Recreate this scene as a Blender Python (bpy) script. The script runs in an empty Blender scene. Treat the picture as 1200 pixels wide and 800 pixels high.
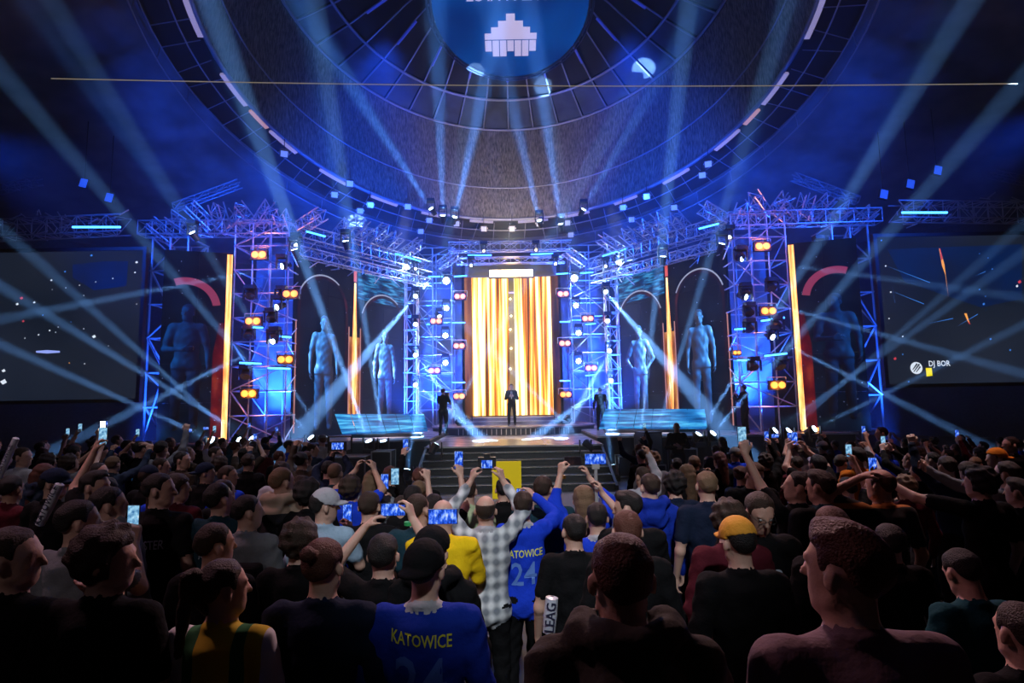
import bpy, bmesh, math, random
import numpy as np
from mathutils import Vector, Matrix
from mathutils.bvhtree import BVHTree
random.seed(7)
C = bpy.context.scene.collection
sc = bpy.context.scene
R = math.radians
# ------------------------------------------------------------------ camera
F_PX, CAMZ, PITCH, ROLL = 667.0, 2.45, R(5.99), R(1.0)
CP = Vector((0, 0, CAMZ))
_f = Vector((0, math.cos(PITCH), math.sin(PITCH)))
_r0 = Vector((1, 0, 0)); _u0 = _r0.cross(_f)
_r = _r0*math.cos(ROLL) - _u0*math.sin(ROLL)
_u = _u0*math.cos(ROLL) + _r0*math.sin(ROLL)
cd = bpy.data.cameras.new('camera'); cam = bpy.data.objects.new('camera', cd); C.objects.link(cam)
cd.sensor_width = 36; cd.lens = 36*F_PX/1200; cd.clip_end = 300; cd.clip_start = .05
M = Matrix.Identity(4)
for i in range(3):
    M[i][0] = _r[i]; M[i][1] = _u[i]; M[i][2] = -_f[i]
M.translation = CP; cam.matrix_world = M
sc.camera = cam
def at(px, py, Y):
    d = _r*(px-600) + _u*(400-py) + _f*F_PX
    return CP + d*(Y/d.y)
def at_z(px, py, z):
    d = _r*(px-600) + _u*(400-py) + _f*F_PX
    return CP + d*((z-CAMZ)/d.z)
# ------------------------------------------------------------------ world, exposure, large lights
w = bpy.data.worlds.new('world'); sc.world = w; w.use_nodes = True
w.node_tree.nodes['Background'].inputs[0].default_value = (0.1, .15, 1, 1)
w.node_tree.nodes['Background'].inputs[1].default_value = 0.0004
sc.view_settings.view_transform = 'Standard'; sc.view_settings.look = 'None'
sc.view_settings.exposure = 0; sc.view_settings.gamma = 1; sc.view_settings.use_curve_mapping = False
cy = sc.cycles
cy.max_bounces = 4; cy.diffuse_bounces = 2; cy.glossy_bounces = 2; cy.volume_bounces = 0; cy.transparent_max_bounces = 6
cy.use_denoising = True; cy.sample_clamp_indirect = 3; cy.caustics_reflective = False; cy.caustics_refractive = False
HAZE = 0.008
def spot(p, tgt, power, col, deg, blend=.3, rad=.05):
    l = bpy.data.lights.new('spot', 'SPOT'); l.energy = power; l.color = col
    l.spot_size = R(deg); l.spot_blend = blend; l.shadow_soft_size = rad
    o = bpy.data.objects.new('spot_light', l); C.objects.link(o); o.location = p
    o.rotation_euler = (Vector(tgt)-Vector(p)).to_track_quat('-Z', 'Y').to_euler(); return o
ORD = 'first second third fourth fifth sixth seventh eighth ninth tenth eleventh twelfth thirteenth fourteenth fifteenth sixteenth seventeenth eighteenth nineteenth twentieth'.split()
def area(p, tgt, power, col, sx, sy, spread=180):
    l = bpy.data.lights.new('area', 'AREA'); l.energy = power; l.color = col; l.shape = 'RECTANGLE'
    l.size = sx; l.size_y = sy; l.spread = R(spread)
    o = bpy.data.objects.new('wash_light', l); C.objects.link(o); o.location = p
    o.rotation_euler = (Vector(tgt)-Vector(p)).to_track_quat('-Z', 'Y').to_euler(); return o
def point(p, power, col, rad=.1):
    l = bpy.data.lights.new('point', 'POINT'); l.energy = power; l.color = col; l.shadow_soft_size = rad
    o = bpy.data.objects.new('lamp_light', l); C.objects.link(o); o.location = p; return o
BLUE = (0.01, 0.09, 1.0)
# added blue spots without fixtures, to tint trusses, roof, scaffolds and backing sheets
for s in (-1, 1):
    spot((s*3, 13.5, 11.5), (s*7, 24, 8.6), 9000, BLUE, 80, .8, .3)
    spot((s*14, 14, 9.5), (s*11, 21, 7.5), 2500, BLUE, 85, .8, .3)
    spot((s*6, 27, 9.6), (s*9, 34, 14), 9000, BLUE, 110, 1, .4)     # added uplight on the roof behind the rig
    spot((s*14, 23.5, 9.0), (s*13, 30, 14), 1300, BLUE, 110, 1, .4)
    spot((s*9.05, 20.9, 1.5), (s*9.05, 22.2, 5.0), 7000, BLUE, 80, .8, .2)
    spot((s*12.4, 18.8, .6), (s*12.4, 22, 6), 7000, BLUE, 50, .8, .2)
    spot((s*4.3, 24, 1.6), (s*4.6, 28, 6), 14000, BLUE, 90, .8, .2)
spot((0, 22.0, 8), (0, 33, 26), 1200, (.02, .22, 1), 50, 1, .4)
spot((0, 29.5, 10.6), (0, 33.6, 15.5), 3200, (1, .76, .5), 100, 1, .3)  # added warm spot to light the drum, no fixture there
spot((0, -2, 12), (0, 25.2, 2.3), 9000, (1, .95, .9), 6, .6, .1)  # added narrow spot to brighten the presenter
spot((-6, -6, 10), (-4.2, 6.0, 1.5), 800, (1, .82, .86), 34, .9, .2)  # added weak spot to lift the left crowd and the inflatable sticks
# front-of-house light over the middle of the crowd, and dim warm house light on the heads
spot((0, -2, 12), (0, 15.5, .6), 9000, (.9, .95, 1), 17, .8, .2)  # added spot to brighten the stairs
spot((0.3, -7, 11.5), (0.1, 5.6, 1.3), 6500, (.86, .93, 1), 16.5, .7, .2)
spot((4.8, 9.6, 9.5), (4.2, 7.6, 1.5), 1500, (.95, .9, .95), 46, .9, .3)
spot((-4.8, 9.6, 9.5), (-4.2, 7.6, 1.5), 700, (.9, .85, 1), 46, .9, .3)
spot((-7, 5, 9), (-3, 4.5, 1.5), 900, (1, .5, .6), 70, .9, .3)
spot((7, 8.0, 9), (5.0, 7.2, 1.5), 900, (1, .45, .42), 70, .9, .3)
spot((1.0, 9.0, 7.5), (1.0, 2.0, 1.9), 2100, (1, .58, .58), 50, .9, .3)
for s in (-1, 1):   # added pale spots to brighten the stage wings and the deck
    spot((s*3.5, 19.0, 9.5), (s*5.0, 21.5, 1.2), 11000, (.9, .8, .95), 20, .8, .2)
spot((0, 19.5, 9.5), (0, 22.5, 1.2), 4000, (1, .8, .6), 22, .8, .2)
# ------------------------------------------------------------------ helpers
def tag(o, label=None, cat=None, group=None, kind=None):
    if label: o['label'] = label
    if cat: o['category'] = cat
    if group: o['group'] = group
    if kind: o['kind'] = kind
    return o
def empty(name, loc, label=None, cat=None, group=None, rz=0, kind=None):
    o = bpy.data.objects.new(name, None); C.objects.link(o); o.location = loc; o.rotation_euler = (0, 0, rz)
    o.empty_display_size = .1
    return tag(o, label, cat, group, kind)
def link(name, me, parent=None, m=None):
    o = bpy.data.objects.new(name, me); C.objects.link(o)
    if parent is not None: o.parent = parent
    if m is not None:
        if not me.materials: me.materials.append(m)
        elif me.materials[0] != m:
            o.material_slots[0].link = 'OBJECT'; o.material_slots[0].material = m
    return o
MC = {}
def mat(name, col=(.5, .5, .5), rough=.6, metal=0, emit=None, es=0, bump=0, bscale=40, noise=0, nscale=8, sample='NONE', spec=.5):
    if name in MC: return MC[name]
    m = bpy.data.materials.new(name); m.use_nodes = True; nt = m.node_tree; b = nt.nodes['Principled BSDF']
    b.inputs['Base Color'].default_value = (*col, 1); b.inputs['Roughness'].default_value = rough
    b.inputs['Metallic'].default_value = metal; b.inputs['Specular IOR Level'].default_value = spec
    if emit: b.inputs['Emission Color'].default_value = (*emit, 1); b.inputs['Emission Strength'].default_value = es
    if bump or noise:
        tc = nt.nodes.new('ShaderNodeTexCoord')
    if bump:
        n = nt.nodes.new('ShaderNodeTexNoise'); n.inputs['Scale'].default_value = bscale; n.inputs['Detail'].default_value = 3
        bp = nt.nodes.new('ShaderNodeBump'); bp.inputs['Strength'].default_value = bump; bp.inputs['Distance'].default_value = .02
        nt.links.new(tc.outputs['Object'], n.inputs['Vector']); nt.links.new(n.outputs[0], bp.inputs['Height']); nt.links.new(bp.outputs[0], b.inputs['Normal'])
    if noise:
        n = nt.nodes.new('ShaderNodeTexNoise'); n.inputs['Scale'].default_value = nscale
        r = nt.nodes.new('ShaderNodeValToRGB')
        r.color_ramp.elements[0].color = (*[c*(1-noise) for c in col], 1); r.color_ramp.elements[1].color = (*[min(1, c*(1+noise)) for c in col], 1)
        r.color_ramp.elements[0].position = .3; r.color_ramp.elements[1].position = .7
        nt.links.new(tc.outputs['Object'], n.inputs['Vector']); nt.links.new(n.outputs[0], r.inputs[0]); nt.links.new(r.outputs[0], b.inputs['Base Color'])
    m.cycles.emission_sampling = sample if emit else 'NONE'
    MC[name] = m; return m
def emat(name, stops, scale=(1, 1, 1), strength=1, kind='noise', detail=4, sample='NONE', distort=0, coord='Object'):
    """screen picture: an emissive colour ramp over a stretched noise"""
    if name in MC: return MC[name]
    m = bpy.data.materials.new(name); m.use_nodes = True; nt = m.node_tree; b = nt.nodes['Principled BSDF']
    b.inputs['Base Color'].default_value = (.006, .006, .006, 1); b.inputs['Roughness'].default_value = .6; b.inputs['Specular IOR Level'].default_value = .08
    tc = nt.nodes.new('ShaderNodeTexCoord'); mp = nt.nodes.new('ShaderNodeMapping'); mp.inputs['Scale'].default_value = scale
    nt.links.new(tc.outputs[coord], mp.inputs[0])
    n = nt.nodes.new('ShaderNodeTexNoise'); n.inputs['Scale'].default_value = 1; n.inputs['Detail'].default_value = detail; n.inputs['Distortion'].default_value = distort
    nt.links.new(mp.outputs[0], n.inputs['Vector'])
    r = nt.nodes.new('ShaderNodeValToRGB'); cr = r.color_ramp
    while len(cr.elements) < len(stops): cr.elements.new(.5)
    for e, (p, c) in zip(cr.elements, stops): e.position = p; e.color = (*c, 1)
    nt.links.new(n.outputs[0], r.inputs[0]); nt.links.new(r.outputs[0], b.inputs['Emission Color'])
    b.inputs['Emission Strength'].default_value = strength
    m.cycles.emission_sampling = sample; MC[name] = m; return m
class MB:
    def __init__(s): s.v = []; s.f = []; s.m = []
    def add(s, vs, fs, mi=0):
        n = len(s.v); s.v += [tuple(v) for v in vs]; s.f += [tuple(i+n for i in f) for f in fs]; s.m += [mi]*len(fs); return s
    def box(s, c, h, M=None, mi=0):
        c = Vector(c); vs = []
        for x in (-1, 1):
            for y in (-1, 1):
                for z in (-1, 1):
                    v = Vector((x*h[0], y*h[1], z*h[2]))
                    if M is not None: v = M @ v
                    vs.append(v+c)
        return s.add(vs, [(0, 1, 3, 2), (4, 6, 7, 5), (0, 4, 5, 1), (2, 3, 7, 6), (0, 2, 6, 4), (1, 5, 7, 3)], mi)
    def tube(s, a, b, r, n=6, r2=None, mi=0, caps=True):
        a = Vector(a); b = Vector(b); d = (b-a)
        if d.length < 1e-6: return s
        q = d.to_track_quat('Z', 'Y').to_matrix(); r2 = r if r2 is None else r2
        vs = []
        for k in range(n):
            t = 2*math.pi*k/n; o = q @ Vector((math.cos(t), math.sin(t), 0)); vs += [a+o*r, b+o*r2]
        fs = [(2*k, 2*((k+1) % n), 2*((k+1) % n)+1, 2*k+1) for k in range(n)]
        if caps: fs += [tuple(2*k for k in reversed(range(n))), tuple(2*k+1 for k in range(n))]
        return s.add(vs, fs, mi)
    def path(s, pts, r, n=6, mi=0):
        for a, b in zip(pts, pts[1:]): s.tube(a, b, r, n, mi=mi)
        return s
    def mesh(s, name, smooth=False, mats=()):
        me = bpy.data.meshes.new(name); me.from_pydata(s.v, [], s.f); me.update()
        for mm in mats: me.materials.append(mm)
        if len(mats) > 1: me.polygons.foreach_set('material_index', s.m)
        if smooth: me.polygons.foreach_set('use_smooth', [True]*len(s.f))
        return me
    def build(s, name, m, parent=None, smooth=False):
        ms = m if isinstance(m, (list, tuple)) else [m]
        return link(name, s.mesh(name, smooth, ms), parent)
def unit_bar():
    return MB().tube((0, 0, 0), (0, 0, 1), 1, 6).mesh('bar')
UB = unit_bar()
def bar(name, a, b, r, m, parent):
    a = Vector(a); b = Vector(b); o = link(name, UB, parent, m)
    d = b-a; o.rotation_mode = 'QUATERNION'; o.rotation_quaternion = d.to_track_quat('Z', 'Y'); o.location = a; o.scale = (r, r, d.length)
    return o
def text_mesh(body, size, sx=.8, cuts=0):
    cu = bpy.data.curves.new('t', 'FONT'); cu.body = body; cu.size = size; cu.align_x = 'CENTER'; cu.align_y = 'CENTER'; cu.resolution_u = 2; cu.extrude = 0; cu.offset = size*.012
    o = bpy.data.objects.new('t', cu); C.objects.link(o); dg = bpy.context.evaluated_depsgraph_get()
    me = bpy.data.meshes.new_from_object(o.evaluated_get(dg)); bpy.data.objects.remove(o)
    bm = bmesh.new(); bm.from_mesh(me); bmesh.ops.scale(bm, vec=(sx, 1, 1), verts=bm.verts)
    if cuts:
        bmesh.ops.triangulate(bm, faces=bm.faces); bmesh.ops.subdivide_edges(bm, edges=bm.edges, cuts=cuts)
    bm.to_mesh(me); bm.free(); me.materials.clear(); return me
def poly(pts, th, M=Matrix.Identity(4)):
    """flat polygon (x,y) with thickness th along -z, as MB"""
    n = len(pts); b = MB()
    vs = [M @ Vector((x, y, 0)) for x, y in pts]+[M @ Vector((x, y, -th)) for x, y in pts]
    b.add(vs, [tuple(range(n)), tuple(reversed(range(n, 2*n)))]+[(i, i+n, (i+1) % n+n, (i+1) % n) for i in range(n)])
    return b
# ------------------------------------------------------------------ materials
steel = mat('truss_aluminium', (.62, .64, .66), .35, .6)
black = mat('black_powder_coat', (.012, .012, .014), .45, bump=.1)
blackcloth = mat('black_stage_cloth', (.02, .02, .022), .95, bump=.3, bscale=60)
plastic = mat('black_plastic', (.02, .02, .022), .3)
lens_blue = mat('lens_white_blue', (.1, .1, .1), .2, emit=(.55, .8, 1), es=14)
lens_amber = mat('lens_amber', (.1, .1, .1), .2, emit=(1, .19, .02), es=3.8)
lens_white = mat('lens_hot_white', (.1, .1, .1), .2, emit=(.75, .88, 1), es=40)
lens_gold = mat('lens_gold', (.1, .1, .1), .2, emit=(1, .72, .3), es=16)
tube_blue = mat('led_tube_blue', (.1, .1, .1), .2, emit=(.03, .22, 1), es=9)
tube_ring = mat('ring_tube_pale', (.3, .3, .3), .4, emit=(.42, .38, .75), es=.55)
# ------------------------------------------------------------------ the arena: floor, walls, roof, dome
floor_m = mat('dark_arena_floor', (.02, .02, .022), .5, noise=.3, nscale=2, bump=.1)
tag(MB().box((0, 18, -.1), (32, 26, .1)).build('floor', floor_m), kind='structure')
tag(MB().box((0, .9, .1), (5, 1.55, .1)).build('floor_riser', mat('riser_board', (.02, .018, .016), .7, noise=.3)), kind='structure')
b = MB(); N = 72
RC = Vector((0, 20, 0))
ring = [Vector((31.5*math.sin(2*math.pi*k/N), 31.5*.8*math.cos(2*math.pi*k/N)+18, 0)) for k in range(N)]
for z0, z1 in ((0, 5), (5, 12.2)):
    for k in range(N):
        a, c = ring[k], ring[(k+1) % N]
        b.add([a+Vector((0, 0, z0)), c+Vector((0, 0, z0)), c+Vector((0, 0, z1)), a+Vector((0, 0, z1))], [(0, 1, 2, 3)])
tag(b.build('wall_round', mat('dark_concrete', (.05, .05, .055), .9, noise=.3, bump=.2, bscale=5)), kind='structure')
DC = Vector((0, 23.25, CAMZ+15)); DR = 12.6; TAU = R(16)
e1 = Vector((1, 0, 0)); e2 = Vector((0, math.cos(TAU), -math.sin(TAU))); en = Vector((0, math.sin(TAU), math.cos(TAU)))
def dome(r, th, a=0): return DC + e1*(r*math.sin(th)) + e2*(r*math.cos(th)) + en*a   # th=0 is the far side
N = 96
def revolve(prof, name, m, n=N, smooth=True, parent=None):
    b = MB(); vs = [dome(r, 2*math.pi*k/n, a) for k in range(n) for r, a in prof]; L = len(prof)
    fs = [(k*L+j, k*L+j+1, ((k+1) % n)*L+j+1, ((k+1) % n)*L+j) for k in range(n) for j in range(L-1)]
    return b.add(vs, fs).build(name, m, parent, smooth)
roof = MB()   # sloping roof from the rim of the dome down to the wall
prof0 = [dome(14.6, 2*math.pi*k/72, -.1) for k in range(72)]
for k in range(72):
    a, c = prof0[k], prof0[(k+1) % 72]
    def out(p):
        d = Vector((p.x, (p.y-18)/.8, 0)).normalized(); return Vector((d.x*31.5, d.y*31.5*.8+18, 12.2))
    oa, oc = out(a), out(c)
    for t0, t1 in ((0, .5), (.5, 1)):
        roof.add([a.lerp(oa, t0), c.lerp(oc, t0), c.lerp(oc, t1), a.lerp(oa, t1)], [(0, 1, 2, 3)])
tag(roof.build('ceiling_slope', mat('blue_grey_roof_panels', (.16, .17, .2), .85, noise=.35, nscale=.7, bump=.3, bscale=3), None, True), kind='structure')
tag(revolve([(DR+.05, .25), (14.6, .25), (14.6, -.1)], 'ceiling_soffit', mat('black_soffit', (.02, .02, .025), .8)), kind='structure')
# drum with a woven vertical texture
dm = bpy.data.materials.new('woven_drum'); dm.use_nodes = True; nt = dm.node_tree; bs = nt.nodes['Principled BSDF']
tc = nt.nodes.new('ShaderNodeTexCoord'); sp = nt.nodes.new('ShaderNodeMapping'); sp.inputs['Scale'].default_value = (9, 9, 1.6)
nz = nt.nodes.new('ShaderNodeTexNoise'); nz.inputs['Scale'].default_value = 1.6; nz.inputs['Detail'].default_value = 5
rp = nt.nodes.new('ShaderNodeValToRGB'); rp.color_ramp.elements[0].color = (.035, .035, .038, 1); rp.color_ramp.elements[1].color = (.30, .29, .27, 1)
rp.color_ramp.elements[0].position = .35; rp.color_ramp.elements[1].position = .7
nt.links.new(tc.outputs['Object'], sp.inputs[0]); nt.links.new(sp.outputs[0], nz.inputs['Vector']); nt.links.new(nz.outputs[0], rp.inputs[0]); nt.links.new(rp.outputs[0], bs.inputs['Base Color'])
bs.inputs['Roughness'].default_value = .9; MC['woven_drum'] = dm
tag(revolve([(DR, 0), (12.35, 2.2), (12.1, 4.4), (11.7, 6.3)], 'ceiling_drum', dm), kind='structure')
hoop_m = mat('hoop_metal', (.25, .28, .36), .5, .3)
dt = empty('dome_lattice', DC, kind='structure')
def hoop(r, a, rad, name='hoop', m=hoop_m, parent=dt, t0=0, t1=2*math.pi, n=96):
    b = MB(); pts = [dome(r, t0+(t1-t0)*k/n, a)-DC for k in range(n+1)]
    for p, q in zip(pts, pts[1:]): b.tube(p, q, rad, 5, caps=False)
    o = b.build(name, m, parent, True); return o
hoop(12.33, 2.25, .05); hoop(11.6, 6.35, .09); hoop(9.4, 6.75, .09); hoop(DR, 0.02, .12)
NP = 44
pm = mat('dome_panel', (.04, .055, .08), .8, noise=.35, nscale=1.5)
for k in range(NP):    # facing panels between drum and cap, one per bay
    t0, t1 = 2*math.pi*(k+.06)/NP, 2*math.pi*(k+.94)/NP
    vs = [dome(r, t, a)-DC for r, a in ((11.6, 6.45), (9.5, 6.85)) for t in (t0, t1)]+[dome(r, t, a+.06)-DC for r, a in ((11.6, 6.45), (9.5, 6.85)) for t in (t0, t1)]
    MB().add(vs, [(0, 1, 3, 2), (4, 6, 7, 5), (0, 2, 6, 4), (1, 5, 7, 3), (0, 4, 5, 1), (2, 3, 7, 6)]).build('panel', pm, dt)
    t = 2*math.pi*k/NP
    ps = [dome(r, t, a)-DC for r, a in ((11.65, 6.3), (9.4, 6.75), (6.5, 7.7), (3.2, 8.2))]
    b = MB()
    for p, q in zip(ps, ps[1:]): b.tube(p, q, .05, 5)
    b.build('rib', hoop_m, dt)
    q1, q2 = dome(8.2, t, 7.0)-DC, dome(6.6, t, 7.45)-DC
    if k % 2 == 0: MB().tube(q1, q2, .07, 6).build('strip_light', mat('dome_strip_blue', (.1, .1, .2), .4, emit=(.02, .05, .7), es=.5), dt)
tag(revolve([(9.4, 6.95), (6.5, 7.95), (0.01, 8.6)], 'ceiling_cap', mat('black_cap', (.01, .01, .013), .9)), kind='structure')
# ---- hanging round screen
sc_c = at(598, 7, 23.2); sn = Vector((0, -.40, -.917)).normalized()   # faces down and towards the audience
sx = Vector((1, 0, 0)); sy = sn.cross(sx).normalized()                      # sy: up the disc
if sy.z < 0 : sy = -sy
SM = Matrix.Identity(4)
for i in range(3): SM[i][0] = sx[i]; SM[i][1] = sy[i]; SM[i][2] = sn[i]
SM.translation = sc_c
RS = 3.42
rs = empty('round_screen', sc_c, 'round blue screen with white pixel emblem and upside-down lettering hung under the dome', 'screen')
def dsc(name, mb_pts, th, m, off, parent):
    o = poly(mb_pts, th).build(name, m, parent); o.matrix_parent_inverse = Matrix.Identity(4)
    mm = SM.copy(); mm.translation = sn*off; o.matrix_local = mm; return o
circ = lambda r, n=72: [(r*math.cos(2*math.pi*k/n), r*math.sin(2*math.pi*k/n)) for k in range(n)]
dface = dsc('display_face', circ(RS), .12, emat('disc_blue', [(.3, (.0, .010, .12)), (.7, (.0, .065, .36))], (.35, .35, .35), 1.0, detail=1), 0, rs)
b = MB()
for rr, rad, z in ((RS+.06, .05, .04), (RS+.25, .04, -.05), (RS+.25, .04, -.35)):
    pts = [Vector((rr*math.cos(2*math.pi*k/72), rr*math.sin(2*math.pi*k/72), z)) for k in range(73)]
    b.path(pts, rad, 5)
for k in range(72):
    t = 2*math.pi*k/72; p = Vector((math.cos(t), math.sin(t), 0))
    b.tube(p*(RS+.25)+Vector((0, 0, -.05)), p*(RS+.25)+Vector((0, 0, -.35)), .025, 4)
o = b.build('rim_truss', mat('rim_metal', (.12, .14, .2), .4, .5), rs); mm = SM.copy(); mm.translation = (0, 0, 0); o.matrix_local = mm
for k in range(4):
    t = math.pi/4+k*math.pi/2; p = (SM.to_3x3() @ Vector((RS*math.cos(t), RS*math.sin(t), -.3)))
    bar('hanging_cable', p, p+en*5.0, .02, black, rs)
lav = mat('emblem_lavender', (.1, .1, .1), .5, emit=(.50, .45, .76), es=1)
U = RS/95.0
def prect(x0, y0, x1, y1):   # pixel offsets from the disc centre, y down
    dsc('emblem_block', [(x0*U, -y1*U), (x1*U, -y1*U), (x1*U, -y0*U), (x0*U, -y0*U)], .02, lav, .03, rs)
steps = [(5.5, 9, 18), (15.5, 18, 26), (24.5, 26, 34), (33, 34, 42)]
for hw, y0, y1 in steps: prect(-hw, y0, hw, y1)
for i in range(7):
    x0 = -33+i*9.5; prect(x0, 43.5, x0+8.4, {0: 58, 6: 58, 3: 58}.get(i, 65))
tm = text_mesh('KATOWICE', 22*U, .92)
o = link('lettering', tm, rs, lav); mm = SM @ Matrix.Rotation(math.pi, 4, 'Z'); mm.translation = sn*.03 + (SM.to_3x3() @ Vector((0, 15.5*U, 0))); o.matrix_local = mm
# ---- rim lights and catwalk of the dome
rim_t = []
def th_of(px, py):
    d = at(px, py, 1)-CP; t = (DC-CP).dot(en)/d.dot(en); q = CP+d*t-DC; return math.atan2(q.dot(e1), q.dot(e2))
tube_px = [((220, -10), (246, 42)), ((265, 85), (294, 121)), ((300, 127), (318, 147)), ((321, 151), (351, 176)), ((379, 195), (408, 213)), ((437, 226), (466, 239)), ((495, 246), (522, 253)), ((551, 256), (578, 258)),
           ((607, 258), (642, 256)), ((660, 252), (690, 246)), ((720, 238), (748, 230)), ((775, 212), (806, 196)), ((835, 173), (863, 150)), ((868, 143), (884, 126)), ((890, 120), (919, 84)), ((936, 44), (962, -10))]
for i, (p, q) in enumerate(tube_px):
    t0, t1 = th_of(*p), th_of(*q); b = MB(); M_ = 5
    for j in range(M_):
        a_, c_ = t0+(t1-t0)*j/M_, t0+(t1-t0)*(j+1)/M_
        vs = [dome(r, t, a) for r in (12.62, 12.84) for t in (a_, c_) for a in (-.12, 0)]
        b.add(vs, [(0, 1, 3, 2), (4, 6, 7, 5), (0, 2, 6, 4), (1, 5, 7, 3), (0, 4, 5, 1), (2, 3, 7, 6)])
    side = 'left' if i < 8 else 'right'; n = (8-i) if i < 8 else i-7
    mt = mat('ring_tube_warm', (.3, .3, .3), .4, emit=(.8, .4, .3), es=.5) if i in (2, 13) else tube_ring
    tag(b.build('rim_tube_light', mt), 'pale tube light on the dome rim, %s going %s from its lowest point' % (ORD[n-1], side), 'tube light', 'tube lights around the dome rim')
cw = empty('dome_catwalk', DC, 'dark catwalk ring with thin rods below the dome rim', 'catwalk')
for r_, a_ in ((13.3, -.35), (14.3, -.55), (14.3, -1.3)): hoop(r_, a_, .035, 'rail', mat('rail_grey', (.3, .32, .4), .5, .3), cw)
for k in range(80):
    t = 2*math.pi*k/80
    bar('rod', dome(12.8, t, -.1)-DC, dome(14.3, t+random.uniform(-.02, .02), -.55)-DC, .022, MC['rail_grey'], cw)
    if k % 2: bar('hanger', dome(14.3, t, -.55)-DC, dome(14.3, t, -1.3)-DC, .018, MC['rail_grey'], cw)
# ---- fixtures: floodlights on the catwalk
glass_grey = mat('flood_glass', (.55, .6, .7), .15, emit=(.30, .42, .7), es=.45)
def floodlight(p, aim, size, label):
    t = empty('floodlight', p, label, 'floodlight', 'floodlights on the dome catwalk')
    q = (Vector(aim)-Vector(p)).to_track_quat('-Z', 'Y').to_matrix()
    b = MB(); s = size; b.box((0, 0, .06), (s, s*.9, .10), None); b.box((0, s*.6, .22), (s*.7, s*.3, .07))
    o = b.build('housing', black, t); o.matrix_local = q.to_4x4()
    b = MB().box((0, 0, -.05), (s*.82, s*.72, .01)); o = b.build('glass', glass_grey, t); o.matrix_local = q.to_4x4()
    b = MB().path([(-s*1.1, 0, 0), (-s*1.1, 0, .35), (s*1.1, 0, .35), (s*1.1, 0, 0)], .02, 4); o = b.build('bracket', steel, t); o.matrix_local = q.to_4x4()
    bar('pole', (0, 0, .1), (0, 0, .9), .02, black, t)
fl = [(333, 180), (410, 215), (422, 247), (434, 240), (493, 271), (503, 258), (535, 262), (567, 268), (600, 268), (632, 262), (665, 261), (669, 275), (730, 243), (740, 257), (790, 243), (830, 192), (823, 205), (758, 230), (478, 242), (392, 228)]
for i, (x, y) in enumerate(sorted(fl)):
    d = at(x, y, 1)-CP; tt = ((DC+en*-.8)-CP).dot(en)/d.dot(en); p = CP+d*tt
    floodlight(p, (p.x*.3, 12, 2), .21, 'square floodlight under the dome rim, %s from the left' % ORD[i])
for x, y in ((99, 215), (129, 232), (1035, 228), (1066, 216), (1098, 200)):
    p = at(x, y, 22); t = empty('floodlight', p, 'small blue-lit floodlight on the dark roof %s' % ({99: 'far left, upper one', 129: 'far left, lower one', 1035: 'right, lowest of three', 1066: 'right, middle of three', 1098: 'right, highest of three'}[x]), 'floodlight', 'floodlights on the roof')
    MB().box((0, 0, 0), (.17, .05, .2), Matrix.Rotation(.25, 3, 'Y')).build('housing', black, t)
    MB().box((0, -.06, 0), (.14, .01, .17), Matrix.Rotation(.25, 3, 'Y')).build('glass', mat('flood_blue', (.1, .2, .5), .3, emit=(.02, .1, 1), es=.9), t)
    bar('hanger', (0, 0, .15), (0, 0, 2.6), .015, black, t)
# long thin cable across the hall
b = MB(); pa, pb = at(60, 92, 13), at(1192, 98, 13)
pts = [pa.lerp(pb, k/20)-Vector((0, 0, .12*math.sin(math.pi*k/20))) for k in range(21)]
b.path([p-pts[0] for p in pts], .012, 5); o = b.build('span_cable', mat('pale_cable', (.8, .75, .6), .4, emit=(.5, .42, .3), es=.35)); o.location = pts[0]  # brightness partly from emission put into the material, the cable is no lamp
tag(o, 'thin pale cable stretched straight across the whole hall high above', 'cable')
# ---- trusses
def truss_mb(L, w, bay=.5, rc=.028, rb=.016):
    b = MB(); n = max(1, round(L/bay)); h = w/2
    cs = [(-h, -h), (h, -h), (h, h), (-h, h)]
    for x, y in cs: b.tube((x, y, 0), (x, y, L), rc, 5)
    for k in range(n):
        z0, z1 = L*k/n, L*(k+1)/n
        for i in range(4):
            p, q = cs[i], cs[(i+1) % 4]
            if (k+i) % 2: p, q = q, p
            b.tube((*p, z0), (*q, z1), rb, 4, caps=False)
            b.tube((*cs[i], z0), (*cs[(i+1) % 4], z0), rb, 4, caps=False)
    return b
TM = {}
def truss(a, b_, w, name, label, cat='truss', group=None, m=steel, bay=.5, key=None):
    a = Vector(a); b_ = Vector(b_); L = (b_-a).length; k = (round(L, 2), w)
    if k not in TM: TM[k] = truss_mb(L, w, bay).mesh('truss')
    o = link(name, TM[k], None, m); o.location = a; o.rotation_mode = 'QUATERNION'; o.rotation_quaternion = (b_-a).to_track_quat('Z', 'Y')
    return tag(o, label, cat, group)
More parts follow.
